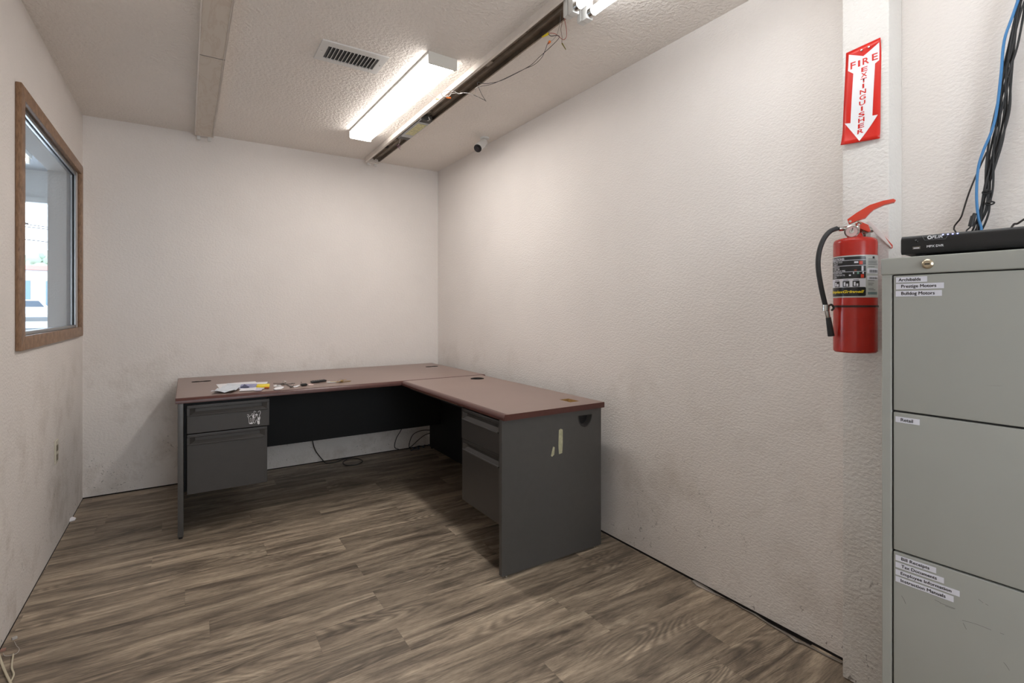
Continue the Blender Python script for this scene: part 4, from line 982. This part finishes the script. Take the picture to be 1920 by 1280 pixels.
# cords under the desk
def cord(lab, pts, r, m, cat='cord', name='cord'):
    return tag(obj(name, tube(NB(), pts, r, 8, 5), m, loc=pts[-1]), lab, cat)
cord('black cord hanging below the desk panel, ending in a floor loop', [YP(585, 815, 4.18), YP(587, 830, 4.18), YP(592, 845, 4.18), YP(605, 862, 4.19), ZP(612, 868, .004), ZP(630, 866, .004), ZP(645, 860, .004), ZP(668, 859, .004), ZP(680, 864, .004), ZP(668, 871, .004), ZP(650, 872, .004), ZP(643, 867, .004), ZP(650, 861, .004)], .0032, M_rubber)
cord('first black cord right of the floor loop, under the desk', [YP(756, 795, 4.18), YP(752, 806, 4.18), YP(743, 822, 4.18), YP(740, 838, 4.19), ZP(748, 842, .004)], .0032, M_rubber)
cord('black cord arching to the desk end panel', [YP(806, 806, 4.15), YP(790, 807, 4.16), YP(774, 815, 4.17), YP(767, 834, 4.17), ZP(770, 842, .004)], .0032, M_rubber)
cord('black cord slanting up beside the desk end panel', [YP(806, 812, 4.12), YP(797, 815, 4.14), YP(785, 824, 4.15), YP(772, 836, 4.17), ZP(762, 842, .004)], .0032, M_rubber)
P = [ZP(770+i*3.2+4*sin(i*2.1), 842-.8*i+2.5*cos(i*1.7), .004+.012*(i % 3)) for i in range(12)]
cord('tangled blue network cord on the floor in the corner', P, .0028, newmat('dark blue cord', S(30, 60, 90), .5))
# cream cables lower left
cord('thick cream cable at the lower left corner', [ZP(-12, 1205, .03), ZP(-4, 1222, .02), ZP(2, 1240, .008), ZP(11, 1262, .005), ZP(22, 1285, .004), ZP(40, 1330, .004)], .0036, M_cream, 'cable', 'cable')
cord('shorter cream cable joining the thick one on the floor', [ZP(25, 1226, .005), ZP(22, 1250, .004), ZP(26, 1264, .004), ZP(20, 1278, .0045)], .0026, M_cream, 'cable', 'cable')
ph = thing('phone_plug', 'small clear modular plug with thin looping wire on the floor', 'plug', ZP(27, 1197, 0))
c = ZP(27, 1198, 0); bm = NB(); merge(bm, B(-.007, .007, -.006, .006, .0005, .009, b=.001), Matrix.Translation(c) @ Matrix.Rotation(.5, 4, 'Z')); obj('plug', bm, M_clear, ph)
obj('wire', tube(NB(), [ZP(27, 1202, .004), ZP(31, 1210, .006), ZP(36, 1216, .006), ZP(33, 1223, .004), ZP(24, 1227, .003), ZP(10, 1229, .003), ZP(6, 1224, .004)], .0009, 6), M_clear, ph)
c = ZP(6, 1220, 0); bm = NB(); merge(bm, B(-.007, .007, -.005, .005, .0005, .008, b=.001), Matrix.Translation(c)); obj('end_plug', bm, M_pink, ph)
# flake of plaster by the left wall
c = ZP(127, 980, 0); bm = NB(); prism(bm, [(0, 0), (.03, .004), (.034, .02), (.016, .034), (.002, .018)], .006, Matrix.Translation((c.x, c.y, .002)) @ Matrix.Rotation(.5, 4, 'X')); tag(obj('plaster_flake', bm, M_paper, loc=c), 'white flake of plaster on the floor by the left wall', 'debris')
# strip of clear underlay poking out along the right wall
edge = [(1296, 1088, 1303, 1087), (1306, 1098, 1325, 1100), (1345, 1116, 1352, 1118), (1368, 1124, 1372, 1127), (1390, 1140, 1397, 1141), (1410, 1150, 1418, 1151), (1440, 1170, 1447, 1171), (1478, 1192, 1486, 1192), (1490, 1203, 1498, 1201), (1506, 1207, 1512, 1206), (1545, 1228, 1552, 1228), (1577, 1243, 1582, 1241)]
bm = NB(); rows = []
for i, (xa, ya, xb, yb_) in enumerate(edge):
    hz_ = .004+.004*(i % 2); rows.append((bm.verts.new(ZP(xa, ya, .002)), bm.verts.new(ZP((xa+xb)/2, (ya+yb_)/2, hz_)), bm.verts.new(ZP(xb, yb_, .003))))
for p, q2 in zip(rows, rows[1:]):
    bm.faces.new((p[0], p[1], q2[1], q2[0])); bm.faces.new((p[1], p[2], q2[2], q2[1]))
o = obj('underlay_strip', bm, newmat('wrinkled clear film', S(176, 168, 160), .22), loc=ZP(1440, 1168, 0)); o.modifiers.new('th', 'SOLIDIFY').thickness = .0006
tag(o, 'wrinkled clear plastic film edge poking out below the right wall', 'plastic strip')
